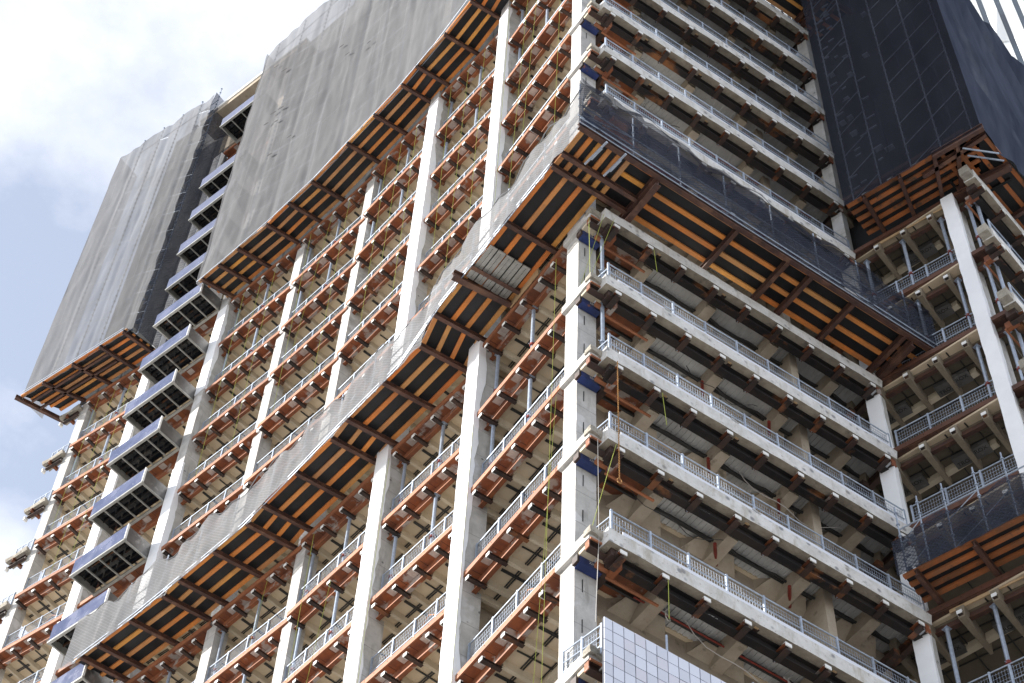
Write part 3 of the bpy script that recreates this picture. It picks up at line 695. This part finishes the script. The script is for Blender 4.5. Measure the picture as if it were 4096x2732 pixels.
def net_sheet(fn_out, t0, t1, z0, z1f, nu, nv, key, amp=.06, sag=0., lean=0., seedv=0., folds=1.):
    """fn_out(t, o): outline point; z1f(t): top height"""
    def f(a, b):
        t = t0 + (t1 - t0) * a; z1 = z1f(t); z = z0 + (z1 - z0) * b
        w = mnoise.noise(Vector((t * .9 * folds, z * .22, seedv))) * amp + mnoise.noise(Vector((t * 2.7 * folds, z * .6, seedv + 5))) * amp * .5 - .05 * math.exp(-((((t + 40) % 2.45) - 1.2) / .16) ** 2) * (amp > .05) + .012 * math.sin(t * 5.1 + z * .9 + math.sin(z * .7) * 2) * (amp > .05)
        p = fn_out(t, w + lean * b); return Vector((p.x, p.y, z)), (t, z)
    return MB().sheet(f, nu, nv, key)
TOPL = zf('m11') + 5.8
main_path = lambda y: curve(y, 1.2)
scaffold('scaffold tubes seen through the tall grey net, curved face', main_path, ZU + .5, TOPL - .2, .98, [3 + 2.2 * j for j in range(12)])
mn = thing('debris_net', 'tall light grey debris net over upper curved face, right of gap', 'net')
put('net_sheet', net_sheet(lambda t, o: curve(t, 1.66 + o), 1.0, 27.4, ZU + .1, lambda t: TOPL - .9 + .2 * math.sin(t * 1.1), 230, 70, 'net_grey', .075), mn)
for q in range(28):
    rm = MB()
    rm_y = random.uniform(4, 26); zz = random.uniform(ZU + 5, TOPL - 1); c = curve(rm_y, 1.83, zz); w = random.uniform(.14, .30); h = random.uniform(.05, .11)
    d = (curve(rm_y + .1, 1.83, zz) - c).normalized(); pts = []
    for j in range(8): t = 2 * math.pi * j / 8; pts.append(c + d * (w * math.cos(t)) + Vector((0, 0, h * math.sin(t) + .5 * w * math.cos(t))))
    rm.quad(pts, 'dark'); put('wind_slit', rm, mn)
put('net_sheet', MB().sheet(lambda a, b: (lambda p: (Vector((p.x, p.y, ZU + .1 + (TOPL - ZU - 1) * b)), (a * 1.5, b * 24)))(curve(27.4 + .05 * math.sin(b * 40), 1.66 - 1.6 * a)), 4, 50, 'net_grey'), mn)
# far end net
scaffold('scaffold tubes seen through the far end grey net', lambda y: curve(y, 1.25), ZU + .5, TOPL - .2, .98, [31.8 + 1.45 * j for j in range(5)])
fn_ = thing('debris_net', 'tall grey debris net wrapping the far end, left of gap', 'net')
put('net_sheet', net_sheet(lambda t, o: curve(t, 1.75 + o), 31.5, 38.6, ZU + .1, lambda t: TOPL - 1.0 + .2 * math.sin(t * 2.3), 110, 60, 'net_grey', .07, seedv=9), fn_)
put('net_sheet', MB().sheet(lambda a, b: (lambda p: (Vector((p.x, p.y, ZU + .1 + (TOPL - ZU - 1.1) * b)), (a * 1.7, b * 24)))(curve(31.45 + .10 * math.sin(b * 55) * (1 - a), 1.75 - 1.75 * a)), 6, 90, 'net_dark'), fn_)
put('net_sheet', MB().sheet(lambda a, b: (lambda p: (Vector((p.x, p.y, ZU + .1 + (TOPL - ZU - 1.1) * b)), (a * 1.7, b * 24)))(curve(38.6, 1.75 - 1.5 * a)), 6, 40, 'net_grey'), fn_)
# roof wall above the gap
rw = MB(); F6 = BAY[5]
for ya, yb, z0_, z1_, key in ((-1.2, 4, 49.45, 49.85, 'conc_in'), (-1.28, 4, 49.85, 50.05, 'cap'), (.1, .4, 47.0, 49.45, 'conc_in')):
    rw.hexa([F6.P(x, y, Z0 + z) for z in (z0_, z1_) for x, y in ((-1.5, ya), (7, ya), (7, yb), (-1.5, yb))], key)
put('roof_parapet', rw, tower)

# lower net, left arm
def ltop(t): return ZL + 2.6 + .22 * math.sin(t * 1.9) + .14 * math.sin(t * 4.3 + 1) + (.45 * max(0, 1 - (t + 1.5) / 3.5))
ln = thing('debris_net', 'pale see-through net above the lower platform, curved face', 'net')
put('net_sheet', net_sheet(lambda t, o: curve(t, 1.88 + o), -1.6, 28.0, ZL + .02, ltop, 190, 16, 'net_low', .10, lean=-.12, seedv=2, folds=1.4), ln)
hem = MB(); hem.tube([curve(t, 1.77 + .03 * math.sin(t * 5), ltop(t) - .02) for t in [-1.5 + .28 * j for j in range(105)]], .02, 'net_low', 5); put('hem', hem, ln)
scaffold('low scaffold rails behind the pale lower net, curved face', lambda y: curve(y, 1.5), ZL + .5, ZL + 2.5, .55, [-1.2 + 2.05 * j for j in range(14)], ext=.75, brace=False)
# lower net, right arm
def rtop(t): return ZL + 3.2 - .06 * t + .13 * math.sin(t * 1.6 + .5) + .05 * math.sin(t * 4.1)
rn = thing('debris_net', 'dark navy see-through net above lower platform, right face', 'net')
put('net_sheet', net_sheet(lambda t, o: Vector((t, -1.74 - o, 0)), -2.15, 11.95, ZL + .25, rtop, 110, 14, 'net_dark', .10, lean=-.10, seedv=4, folds=1.3), rn)
put('net_sheet', MB().sheet(lambda a, b: (Vector((11.95, -1.74 + 1.7 * a, ZL + .25 + 2.0 * b)), (a * 1.7, b * 1.3)), 8, 6, 'net_dark'), rn)
put('hem', MB().sheet(lambda a, b: (Vector((-2.1 + 14 * a, -1.70 + .03 * math.sin(a * 60) - .04 * b, rtop(-2.1 + 14 * a) + .01 - .34 * b * (1 + .5 * math.sin(a * 23)))), (a * 14, b)), 80, 2, 'net_navy'), rn)
scaffold('galvanised scaffold rails behind the dark lower net, right face', lambda x: Vector((x, -1.38, 0)), ZL + .5, ZL + 2.6, .55, [-1.95, .1, 1.9, 3.7, 5.6, 7.4, 9.2, 11.2], ext=.9)
# upper right net
un = thing('debris_net', 'dark net above the high platform, top of right face', 'net')
put('net_sheet', net_sheet(lambda t, o: Vector((t, -1.7 - o, 0)), 2, 12.0, ZU + .3, lambda t: ZU + 14, 60, 30, 'net_navy', .06, seedv=6), un)

# ================================================================== ROPES ON THE CURVED FACE
ROPES = [(0, 'm5', 4.1, 'm0', 4.0), (0, 'm5', 1.6, 'm0', 1.2), (0, 'm5', 2.4, 'm1', 1.9), (0, 'm5', .1, 'm0', .3), (1, 'm5', 3.2, 'm0', 3.4), (1, 'm5', 2.1, 'm0', 2.2), (1, 'm5', .9, 'm1', 1.2), (2, 'm5', 3.5, 'm1', 3.7), (2, 'm5', 1.4, 'm1', 1.7),
         (2, 'm5', 2.4, 'm2', 2.5), (3, 'm5', 3.6, 'm1', 3.6), (3, 'm5', 2.4, 'm2', 1.6), (3, 'm5', .9, 'm1', 1.2), (4, 'm5', 3.4, 'm1', 3.5), (4, 'm5', 2.4, 'm2', 2.6), (4, 'm5', 1.2, 'm1', 1.4), (6, 'm5', 3.4, 'm1', 3.4), (6, 'm5', 2.3, 'm1', 2.3), (6, 'm5', 1.2, 'm2', 1.2),
         (0, 'a', 4.3, 'f', 4.3), (0, 'c', 4.5, 'f', 3.9), (2, 'a', 1.0, 'd', 1.1), (2, 'b', 2.6, 'e', 1.6), (3, 'a', 3.3, 'b', 3.1), (1, 'a', .1, 'f', .2), (0, 'b', .0, 'f', .1)]
ORD = ['first', 'second', 'third', 'fourth', 'fifth', 'sixth']
cnt = {}
for i, k, x, k2, x2 in ROPES:
    F = BAY[i]; a, b_ = F.P(x, -.10, zf(k) - .45), F.P(x2, -.16, zf(k2) - .3); m = MB()
    m.tube([a.lerp(b_, q / 8) + Vector((0, 0, -.25 * math.sin(math.pi * q / 8) if abs(x - x2) > .45 else 0)) * .4 for q in range(9)], .0075, 'rope', 4)
    top_ = k == 'm5'; c = cnt.setdefault((i, top_), 0); cnt[(i, top_)] += 1
    tag(put('rope', m), f'{ORD[c]} yellow rope {"under upper platform" if top_ else "below lower platform"}, {BW[i]}', 'rope', 'yellow ropes on the curved face')

# ================================================================== BOXES IN THE GAP
F6 = BAY[5]; x1 = F6.L - .45; x0 = x1 - 3.15
fr_, gl, sdm, cof = MB(), MB(), MB(), MB()
yo = -1.35
gl.box(x0, x1, yo, yo + .04, .06, .92, 'boxglass')
fr_.box(x0 - .03, x1 + .03, yo - .03, yo + .09, -.09, .0, 'alu'); fr_.box(x0 - .01, x1 + .01, yo - .01, yo + .03, 0., .06, 'glassblack')
fr_.box(x0, x1, -.12, .0, -.09, .0, 'alu')
for j in range(5):
    x = x0 + (x1 - x0) * j / 4; w = .07 if j in (0, 4) else .045; fr_.box(x - w if j == 4 else x, x + (w if j == 0 else 0 if j == 4 else w), yo + .09, -.12, -.085, -.01, 'alu')
fr_.box(x1 - .02, x1 + .02, yo - .035, yo + .06, .0, .90, 'cap')
sdm.box(x1 - .03, x1, yo + .06, -.05, .0, .80, 'box_side'); sdl = MB().box(x0, x0 + .03, yo + .06, -.05, .0, .8, 'alu').mesh('side_panel')
cof.box(x0 + .03, x1 - .03, yo + .05, -.05, .34, .38, 'glassblack')
for j in range(4):
    xa = x0 + (x1 - x0) * j / 4 + .1; xb = x0 + (x1 - x0) * (j + 1) / 4 - .04
    for y in (-1.05, -.72, -.38): cof.bar((xa, y, .25), (xb, y, .25), .05, .12, 'steel_black')
GM = [q.mesh(n_) for q, n_ in ((gl, 'blue_front_panel'), (fr_, 'aluminium_frame'), (sdm, 'side_panel'), (cof, 'dark_coffer'))]
tpm = MB().box(x0 + .1, x1 - .1, yo + .1, -.1, .80, .83, 'alu').mesh('top_panel')
for q, k in enumerate(FL[4:19]):
    if k == 'm10': continue
    t = thing('window_box', None, 'window box', F6.at(zf(k)), F6.rz, 'blue fronted boxes in the gap between nets')
    n_ = {'b': 'lowest, cut by the bottom edge', 'a': 'second lowest, beside the lower net end', 'x': 'third lowest', 'm0': 'fourth lowest', 'm1': 'fifth lowest', 'm2': 'sixth from below', 'm3': 'seventh from below', 'm4': 'eighth from below, just under platform height', 'm5': 'ninth from below, level with upper platform',
          'm6': 'fifth from the top', 'm7': 'fourth from the top', 'm8': 'third from the top', 'm9': 'second from the top', 'm11': 'topmost, under the roof parapet'}[k]
    t['label'] = f'blue fronted projecting box in the gap, {n_}'
    for name, me in zip(('blue_front_panel', 'aluminium_frame', 'side_panel', 'dark_coffer'), GM): put(name, me, t)
    put('top_panel', tpm, t); put('side_panel', sdl, t)

# ================================================================== THE WING
wing = thing('wing_under_refit', 'stripped tower wing at right with white corner column', 'building')
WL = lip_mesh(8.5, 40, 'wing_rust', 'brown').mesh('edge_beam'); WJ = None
class _F: pass
WJS = []
for s in (1.2, 2.25, 3.3, 4.35, 5.4, 6.45):
    wj = MB()
    for q in range(3):
        y0, y1 = .0 + q * .55, (q + 1) * .55; w = .10 - .018 * q
        wj.hexa([(s - w, y0, -.62), (s + w, y0, -.62), (s + w - .018, y1, -.62), (s - w + .018, y1, -.62), (s - w - .03, y0, -.19), (s + w + .03, y0, -.19), (s + w, y1, -.19), (s - w, y1, -.19)], 'joist_shaded')
    WJS.append(wj.mesh('sprayed_joist'))
WST = stub_pieces(MB(), 0, -.1, .2).mesh('stub_beam')
wc = MB(); wc.box(.3, 7.6, .35, 6, -.19, -.03, 'tan_shaded')
for y in (.9, 1.9, 2.9): wc.box(.3, 7.5, y, y + .03, -.24, -.21, 'grid')
for s in (1.7, 2.8, 3.85, 4.9, 5.95): wc.box(s, s + .03, .5, 5, -.245, -.215, 'grid')
for s in (2.6, 4.8): wc.box(s, s + 1.2, .9, 1.35, -.46, -.28, 'box_side')
WCM = wc.mesh('floor_slab')
for k in FL[:9]:
    e = put('edge_beam', WL, wing, WF.at(zf(k)), WF.rz)
    for s in (3.3, 4.35, 5.4, 6.45): put('stub_beam', WST, e, (s, 0, 0))
    d = put('floor_slab', WCM, wing, WF.at(zf(k)), WF.rz); [put('sprayed_joist', q, d) for q in WJS]
put('core_and_blocker_wall', MB().box(-1, 8, 6, 6.2, 0, zf('m6'), 'conc_in').box(3.0, 9.3, .8, .9, zf('m0') + .5, Z0 + 42, 'dark'), wing, WF.at(0), WF.rz)  # core, plus a dark wall added behind the navy net to block sky
put('core_and_blocker_wall', MB().box(.2, 14, .9, 1.0, zf('m0') + .5, Z0 + 24.5, 'dark').box(3.5, 12, 5, 5.2, 0, zf('m0'), 'conc_in'), wing, WR.at(0), WR.rz)  # dark wall added behind the net's far face, plus core
c1 = put('column', column(WF, 7.22, .42, .06, .8, 0, zf('m0') + .2), wing); put('white_membrane', membrane(WF, 7.22, .42, .06, .8, zf('f') - 6, zf('m0') + .15, 31), c1)
c0 = put('column', column(WF, 3.14, .44, .12, .30, 0, zf('m6')), wing); put('white_membrane', membrane(WF, 3.14, .44, .12, .30, zf('f') - 6, zf('a'), 32), c0)
WRP = rail_parts(3.5, 1.1, 1.1)
for k in ('x', 'a', 'b', 'c', 'e', 'f'):
    guardrail(WRP, f'galvanised mesh guardrail on wing, {FW[k]}', WF.at(zf(k) + .2, 3.45, .2), WF.rz, 'guardrails along the wing')
for k in FL[2:8]:
    put('slab_edge', FAS[1], wing, WR.at(zf(k)), WR.rz)
    e = put('perimeter_beam', PBM, wing, WR.at(zf(k)), WR.rz)
    for j in range(7): put('bracket', BKM, e, (.42 + j * 1.25, .38, 0))
    put('right_floor_slab', RSM, wing, WR.at(zf(k), 0, .2), WR.rz)
    m = MB(); m.box(-.3, .0, .05, .4, -.4, 0., 'conc_raw'); put('corner_bracket', m, e)
for k in ('x', 'a', 'b', 'c', 'd'):
    t = guardrail(RPR, f'galvanised guardrail on far face of wing, {FW[k]}', WR.at(zf(k) + .02, .15, .02), WR.rz, 'guardrails on the far face of the wing')
PW = {'x': 'x', 'a': 'a'}
for k, up in (('x', 'm0'), ('a', 'x'), ('b', 'a'), ('e', 'd')):
    h = FZ[up] - FZ[k] - .45
    for s, wd in ((3.75, 'near inner corner'), (5.2, 'in mid bay'), (6.7, 'near white column')):
        if k in ('b',) and s < 6: continue
        prop(WF.at(zf(k), s, .3), h, f'wing prop {wd}, {FW[k]}', 'shoring props on the wing')
    for s, wd in ((7.75, 'left one of pair'), (8.05, 'right one of pair')):
        prop(WF.at(zf(k), s, .35), h, f'{wd.split()[0]} prop of pair beyond white wing column, {FW[k]}', 'shoring props on the wing')
# wing platforms and nets
ZW = zf('m0') + .3; ZV = zf('d') + .3
def wseg(s0, s1, o): return lambda t: WF.P(s0 + (s1 - s0) * t, -o, 0).xy
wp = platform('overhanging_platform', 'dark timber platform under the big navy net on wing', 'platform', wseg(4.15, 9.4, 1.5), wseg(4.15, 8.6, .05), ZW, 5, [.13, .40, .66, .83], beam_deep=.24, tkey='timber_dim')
m = MB(); m.ibeam(WF.P(7.6, -1.58, ZW - .05), WF.P(9.55, -1.58, ZW - .05), .3, .16, .02, 'brown'); put('edge_beam', m, wp)
m = MB(); m.bar(WF.P(4.2, .1, ZW - .25), WF.P(7.0, .1, ZW - .25), .03, .42, 'plywood'); put('plywood_infill', m, wp)
wcn = Vector(WF.P(9.4, -1.5, 0)); WR2 = Frame(wcn.xy, (math.cos(R(14.4)), math.sin(R(14.4))), 12)
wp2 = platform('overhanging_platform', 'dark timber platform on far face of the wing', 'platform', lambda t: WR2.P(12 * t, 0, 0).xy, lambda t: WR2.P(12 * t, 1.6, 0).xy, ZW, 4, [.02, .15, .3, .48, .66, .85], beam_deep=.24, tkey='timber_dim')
m = MB(); m.ibeam(WR2.P(1.7, -.05, ZW - .25), WR2.P(1.4, 1.9, ZW - .25), .36, .2, .025, 'brown'); put('deep_beam', m, wp2)
for f in (.25, .6):
    m = MB(); m.tube([WF.P(8.6, -1.6 + f, ZW - .06), WF.P(9.5, -.7 + f, ZW - .06)], .035, 'galv'); put('pipe_clamp', m, wp2)
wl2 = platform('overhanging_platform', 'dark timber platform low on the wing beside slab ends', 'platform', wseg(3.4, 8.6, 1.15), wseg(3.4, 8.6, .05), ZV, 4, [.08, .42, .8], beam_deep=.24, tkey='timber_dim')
m = MB(); m.bar(WF.P(4.0, .12, ZV - .25), WF.P(7.0, .12, ZV - .25), .03, .4, 'plywood'); put('plywood_infill', m, wl2)
wn_ = thing('debris_net', 'big dark navy net hanging over the wing', 'net')
ZT = Z0 + 25.0
put('net_sheet', net_sheet(lambda t, o: WF.P(t, -1.62 - o, 0), 4.1, 9.48, ZW + .15, lambda t: ZT + 14, 60, 70, 'net_navy', .05, seedv=12), wn_)
wnc = WF.P(9.48, -1.62, 0); WR3 = Frame(wnc.xy, (math.cos(R(14.4)), math.sin(R(14.4))), 12)
def wf(a, b):
    x = 14 * a; z = ZW + .15 + (ZT - ZW - .15) * b
    w = min(1, x * .7) * .34 * mnoise.noise(Vector((x * .8 + z * .45, z * .10, 3))) + min(1, x * .7) * .09 * mnoise.noise(Vector((x * 2.2 + z * 1.1, z * .2, 8)))
    p = WR3.P(x, -w, z); return p, (x, z)
put('net_sheet', MB().sheet(wf, 120, 80, 'net_navy_dense'), wn_)
scaffold('scaffold tubes dimly seen through the big navy net', lambda s: WF.P(s, -1.35, 0), ZW + .6, ZT + 12, .8, [4.4, 5.5, 6.7, 7.9, 9.1])
tr_ = MB(); tr_.tube([WR3.P(0, .05, ZT + .18), WR3.P(14, .05, ZT + .18)], .025, 'galv'); tr_.tube([WR3.P(0, .05, ZT + .02), WR3.P(14, .05, ZT + .02)], .02, 'galv')
for j in range(9): tr_.tube([WR3.P(.3 + j * 1.5, .05, ZT - .3), WR3.P(.3 + j * 1.5, .05, ZT + .3)], .02, 'galv')
tag(put('top_rail', tr_), 'thin rail along the top of the navy net', 'rail')
vn = thing('debris_net', 'dark net above the low platform on wing', 'net')
put('net_sheet', net_sheet(lambda t, o: WF.P(t, -1.3 - o, 0), 3.3, 8.8, ZV + .2, lambda t: ZV + 1.75 + .15 * math.sin(t * 3), 50, 12, 'net_dark', .08, seedv=15), vn)
scaffold('scaffold rails behind the dark low net on wing', lambda s: WF.P(s, -1.05, 0), ZV + .5, ZV + 2.6, .6, [3.5, 4.2, 5.0, 6.0, 6.9, 7.8], ext=.7)

# ================================================================== WHITE TILED PANEL, CHAIN, HOSES
tp = MB(); Yp = -.30; zt = Z0 - 18.72
for j in range(33):
    for q in range(14):
        xa, zb = -.36 + j * .305 - (.06 if j else 0), zt - q * .36; xb = -.36 + (j + 1) * .305 - .06 - .022; k = random.choice(('tile_a', 'tile_a', 'tile_b', 'tile_c')); d = [random.uniform(-.003, .003) for _ in range(4)]
        tp.hexa([(xa, Yp + d[0], zb - .338), (xb, Yp + d[1], zb - .338), (xb, Yp + .02, zb - .338), (xa, Yp + .02, zb - .338), (xa, Yp + d[2], zb), (xb, Yp + d[3], zb), (xb, Yp + .02, zb), (xa, Yp + .02, zb)], k)
tp.box(-.36, 9.64, Yp + .021, Yp + .08, zt - 5, zt - .004, 'tile_joint')
t = thing('tiled_panel', 'white square tiled cladding panel at bottom below straight right face', 'panel'); put('tile_face', tp, t)
hr = thing('guardrail', 'plain galvanised pipe rail behind the white tiled panel', 'guardrail')
m = MB(); m.tube([(.5, .15, zt + .25), (9.5, .15, zt + .25)], .03, 'galv', 8); put('rail', m, hr)
for x in (1.75, 4.3, 7.0): m = MB(); m.tube([(x, .15, zf('f')), (x, .15, zf('f') + 1.6)], .03, 'galv', 8); m.bar((x, .12, zt + .25), (x, .18, zt + .25), .1, .1, 'galv'); put('post', m, hr)
ce = guardrail(rail_parts(1.3, .65, .7), 'short bent galvanised guardrail at corner above white tiled panel', (-.42, 1.35, zf('f') + .02), R(-80), None)

ch = MB(); z = zf('c') - .55; xx = .32; j = 0
while z > zf('d') - 1.95:
    if j % 2: ch.tube([(xx - .018, -.05, z), (xx, -.05, z + .03), (xx + .018, -.05, z), (xx, -.05, z - .035), (xx - .018, -.05, z)], .009, 'chain', 4)
    else: ch.tube([(xx, -.068, z), (xx, -.05, z + .03), (xx, -.032, z), (xx, -.05, z - .035), (xx, -.068, z)], .009, 'chain', 4)
    z -= .05; j += 1
t = thing('chain', 'rusty hoist chain hanging beside corner column', 'chain'); put('links', ch, t)
hk = MB(); hk.tube([(xx + .07 * math.cos(q * .6), -.05, z - .08 + .09 * math.sin(q * .6)) for q in range(11)], .016, 'chain', 5); put('hook', hk, t)
for i_, (k, x, y, ln_, dx, lb) in enumerate([('c', 1.85, -.02, 1.4, .1, 'third floor below lower platform'), ('a', 1.8, -.02, 1.2, .08, 'floor just under lower platform'), ('e', 1.75, -.02, 1.45, -.03, 'fifth floor below lower platform')]):
    m = MB(); m.tube([(x + dx * q / 5, y, zf(k) - .7 - ln_ * q / 5) for q in range(6)], .011, 'rope', 4)
    tag(put('rope', m), f'short yellow rope end hanging from right face, {lb}', 'rope', 'rope ends on the right face')
for i_, (p, q, lb) in enumerate([((-.36, .35, 'a'), (-.2, .5, 'b'), 'left'), ((-.05, .0, 'a'), (-.3, .8, 'b'), 'middle'), ((.3, -.05, 'a'), (-.1, .9, 'b'), 'right')]):
    m = MB(); m.tube([(p[0], p[1], zf(p[2]) - .4), (q[0], q[1], zf(q[2]) + .2)], .008, 'rope', 4); tag(put('rope', m), f'{lb} yellow rope of three at corner column under lower platform', 'rope', 'ropes at the corner column')
m = MB(); m.tube([(-.2, .15, zf('d') - .55), (-.1, .25, zf('e') - .3), (.05, .6, zf('e') - 2.8)], .01, 'hose', 4); tag(put('rope', m), 'thin pale rope falling past the corner column', 'rope')
m = MB(); m.tube([(.25, -.03, zf('d') - .6), (-.12, .5, zf('e') + .4)], .009, 'rope', 4); tag(put('rope', m), 'slanting yellow rope beside the chain hook', 'rope')
# red sprinkler pipes and grey hose loops behind the right face
for k in ('m0', 'm1', 'm2', 'm3', 'm4', 'e', 'f'):
    m = MB(); m.tube([(1.6, 1.15, zf(k) - .42), (10.2, 1.12, zf(k) - .45)], .028, 'pipe_red', 6)
    tag(put('sprinkler_pipe', m), f'thin red pipe under ceiling, right face, {FW[k]}', 'pipe', 'red pipes under the ceilings')
    if k == 'f': continue
    for j, x in enumerate((2.3, 6.1)):
        m = MB(); m.tube([(x + .16 * math.sin(q * .55) + .02 * q, 1.0 - .02 * q, zf(k) - .55 - .20 * (1 - math.cos(q * .55))) for q in range(11)], .018, 'hose', 5)
        tag(put('hose', m), f'{("first", "second")[j]} loop of grey hose, right face, {FW[k]}', 'hose', 'grey hose loops')
for k in ('b', 'c', 'd'):
    for j, x in enumerate((4.7, 7.2)):
        m = MB(); m.tube([(x - .5, 1.0, zf(k) - .75), (x + .1, 1.7, zf(k) - .55)], .05, 'pipe_red', 6); tag(put('red_pipe', m), f'{("left", "right")[j]} stub of red pipe, right face, {FW[k]}', 'pipe', 'red pipe stubs')
# drooping mesh cloth behind the lowest guardrails of the curved face
for i, k in ((0, 'd'), (0, 'e'), (1, 'd'), (1, 'e'), (2, 'd'), (2, 'e'), (0, 'f'), (6, 'm0')):
    F = BAY[i]; Lc = F.L - .3
    def cf(a, b, F=F, Lc=Lc): x = .2 + Lc * a; h = 1.55 - .5 * math.sin(math.pi * ((a * 2) % 1.0)); p = F.P(x, .62 + .05 * math.sin(a * 9), .1 + h * b); return p, (x, h * b)
    m = MB().sheet(cf, 40, 6, 'net_rail'); t = thing('mesh_cloth', f'grey mesh cloth behind guardrail, {BWS[i]}, {FW[k]}', 'netting', (0, 0, zf(k)), 0, 'mesh cloths behind the guardrails')
    put('cloth', m, t); e = MB(); e.tube([cf(j / 40, 1.0)[0] for j in range(41)], .014, 'orange_rope', 4); put('edge_rope', e, t)
    for j in range(3):
        s = MB(); q = F.P(.25 + Lc * j / 2, .66, 0); s.tube([(q.x, q.y, 0), (q.x, q.y, 1.7)], .028, 'galv', 6); put('post', s, t)

# ================================================================== FAR TOWER
ft = thing('glass_tower', 'white finned office tower behind the wing', 'building')
FT = Frame((78.5, 28), (math.cos(R(-61)), math.sin(R(-61))), 60)
b = MB(); b.hexa([FT.P(-30, .4, 0), FT.P(60, .4, 0), FT.P(60, 30, 0), FT.P(-30, 30, 0), FT.P(-30, .4, 320), FT.P(60, .4, 320), FT.P(60, 30, 320), FT.P(-30, 30, 320)], 'tower_glass'); put('glass_wall', b, ft)
for j in range(46):
    x = -28 + j * 1.9; b = MB(); r = random.Random(j); z = 0
    while z < 320:
        k = .5 if r.random() < .12 else 0.
        b.hexa([FT.P(x, -.25 - k, z), FT.P(x + 1.3, .05, z), FT.P(x + 1.3, .38, z), FT.P(x, .38, z), FT.P(x, -.25, z + 7.96), FT.P(x + 1.3, .05 - k, z + 7.96), FT.P(x + 1.3, .38, z + 7.96), FT.P(x, .38, z + 7.96)], 'tower_white'); z += 8
    put('white_fin', b, ft)

# ================================================================== LETTERING
M['ink'] = NB('black_lettering').fin((.015, .015, .016), .7)
M['chalk'] = NB('white_chalk').fin((.75, .75, .72), .9)
LM = {}
def letters(txt, size, key, parent, mat4):
    c = bpy.data.curves.new('lettering', 'FONT'); c.body = txt; c.size = size; c.extrude = .002; c.align_x = 'CENTER'; c.align_y = 'CENTER'
    if (txt, key) not in LM:
        t_ = bpy.data.objects.new('tmp', c); COL.objects.link(t_); bpy.context.view_layer.update()
        me = bpy.data.meshes.new_from_object(t_.evaluated_get(bpy.context.evaluated_depsgraph_get())); me.materials.clear(); me.materials.append(M[key]); LM[(txt, key)] = me; bpy.data.objects.remove(t_)
    o = bpy.data.objects.new('lettering', LM[(txt, key)]); COL.objects.link(o); o.parent = parent; o.matrix_local = mat4; return o
down = Matrix.Rotation(math.pi, 4, 'X')
wsl = [o for o in wing.children if o.name.startswith('floor_slab')]
for o in wsl[1:8]:
    for s in (2.6, 4.8):
        for dx, dy in ((.33, .30), (.86, .16)): letters('TROX', .2, 'ink', o, Matrix.Translation((s + dx, .9 + dy, -.464)) @ down)
for o in [c for c in tower.children if c.name.startswith('perimeter_beam')]:
    for x, tx in ((3.4, '1HM-40'), (7.2, '1HMS-2')):
        letters(tx, .09, 'chalk', o, Matrix.Translation((x, .357, -.67)) @ Matrix.Rotation(math.pi / 2, 4, 'X'))
for o in [c for b_ in tower.children if b_.name.startswith('corner_bracket') for c in b_.children]:
    letters('22HV', .11, 'chalk', o, Matrix.Translation((.12, .776, -.58)) @ Matrix.Rotation(math.pi / 2, 4, 'X'))
bx = [o for o in COL.objects if o.name.startswith('window_box')][0]
letters('500 440 55', .16, 'ink', bx, Matrix.Translation((x1 + .003, -.72, .4)) @ Matrix.Rotation(math.pi / 2, 4, 'Z') @ Matrix.Rotation(math.pi / 2, 4, 'X'))

# ================================================================== LOOSE CABLES AND SCRAPS
for q, (k, xa, xb, sag) in enumerate([('m3', .8, 3.2, .5), ('m2', 4.2, 7.0, .45), ('m1', 1.2, 4.0, .6), ('m0', 5.0, 8.4, .5), ('b', 3.6, 6.2, .5), ('c', 5.2, 9.0, .7), ('d', 1.4, 4.6, .5), ('e', 3.0, 7.2, .8), ('f', .6, 4.4, .6)]):
    m = MB(); m.tube([(xa + (xb - xa) * j / 12, .95 + .1 * math.sin(j), zf(k) - .5 - sag * 4 * (j / 12) * (1 - j / 12)) for j in range(13)], .012, 'hose' if q % 2 else 'grid', 4)
    tag(put('cable', m), f'sagging loose cable under ceiling, right face, {FW[k]}', 'cable', 'loose cables on the right face')
sc_ = [('c', 4.3), ('d', 4.75), ('b', 2.1)]
for k, x in sc_:
    m = MB(); m.hexa([(x, -.02, zf(k) + .12), (x + .26, -.03, zf(k) + .03), (x + .3, .12, zf(k) + .12), (x + .03, .13, zf(k) + .2), (x, -.015, zf(k) + .125), (x + .26, -.025, zf(k) + .035), (x + .3, .125, zf(k) + .125), (x + .03, .135, zf(k) + .205)], 'cap')
    tag(put('scrap_sheet', m), f'small white sheet caught at slab edge, right face, {FW[k]}', 'sheet', 'white scraps on the slab edges')

for q, k in enumerate(FL[7:12]):
    t = guardrail(RPE, f'short galvanised guardrail on broken ledge at far end, {FW[k]}', BAY[6].at(zf(k), -1.5, .1), BAY[6].rz, 'short guardrails on the far end ledges')
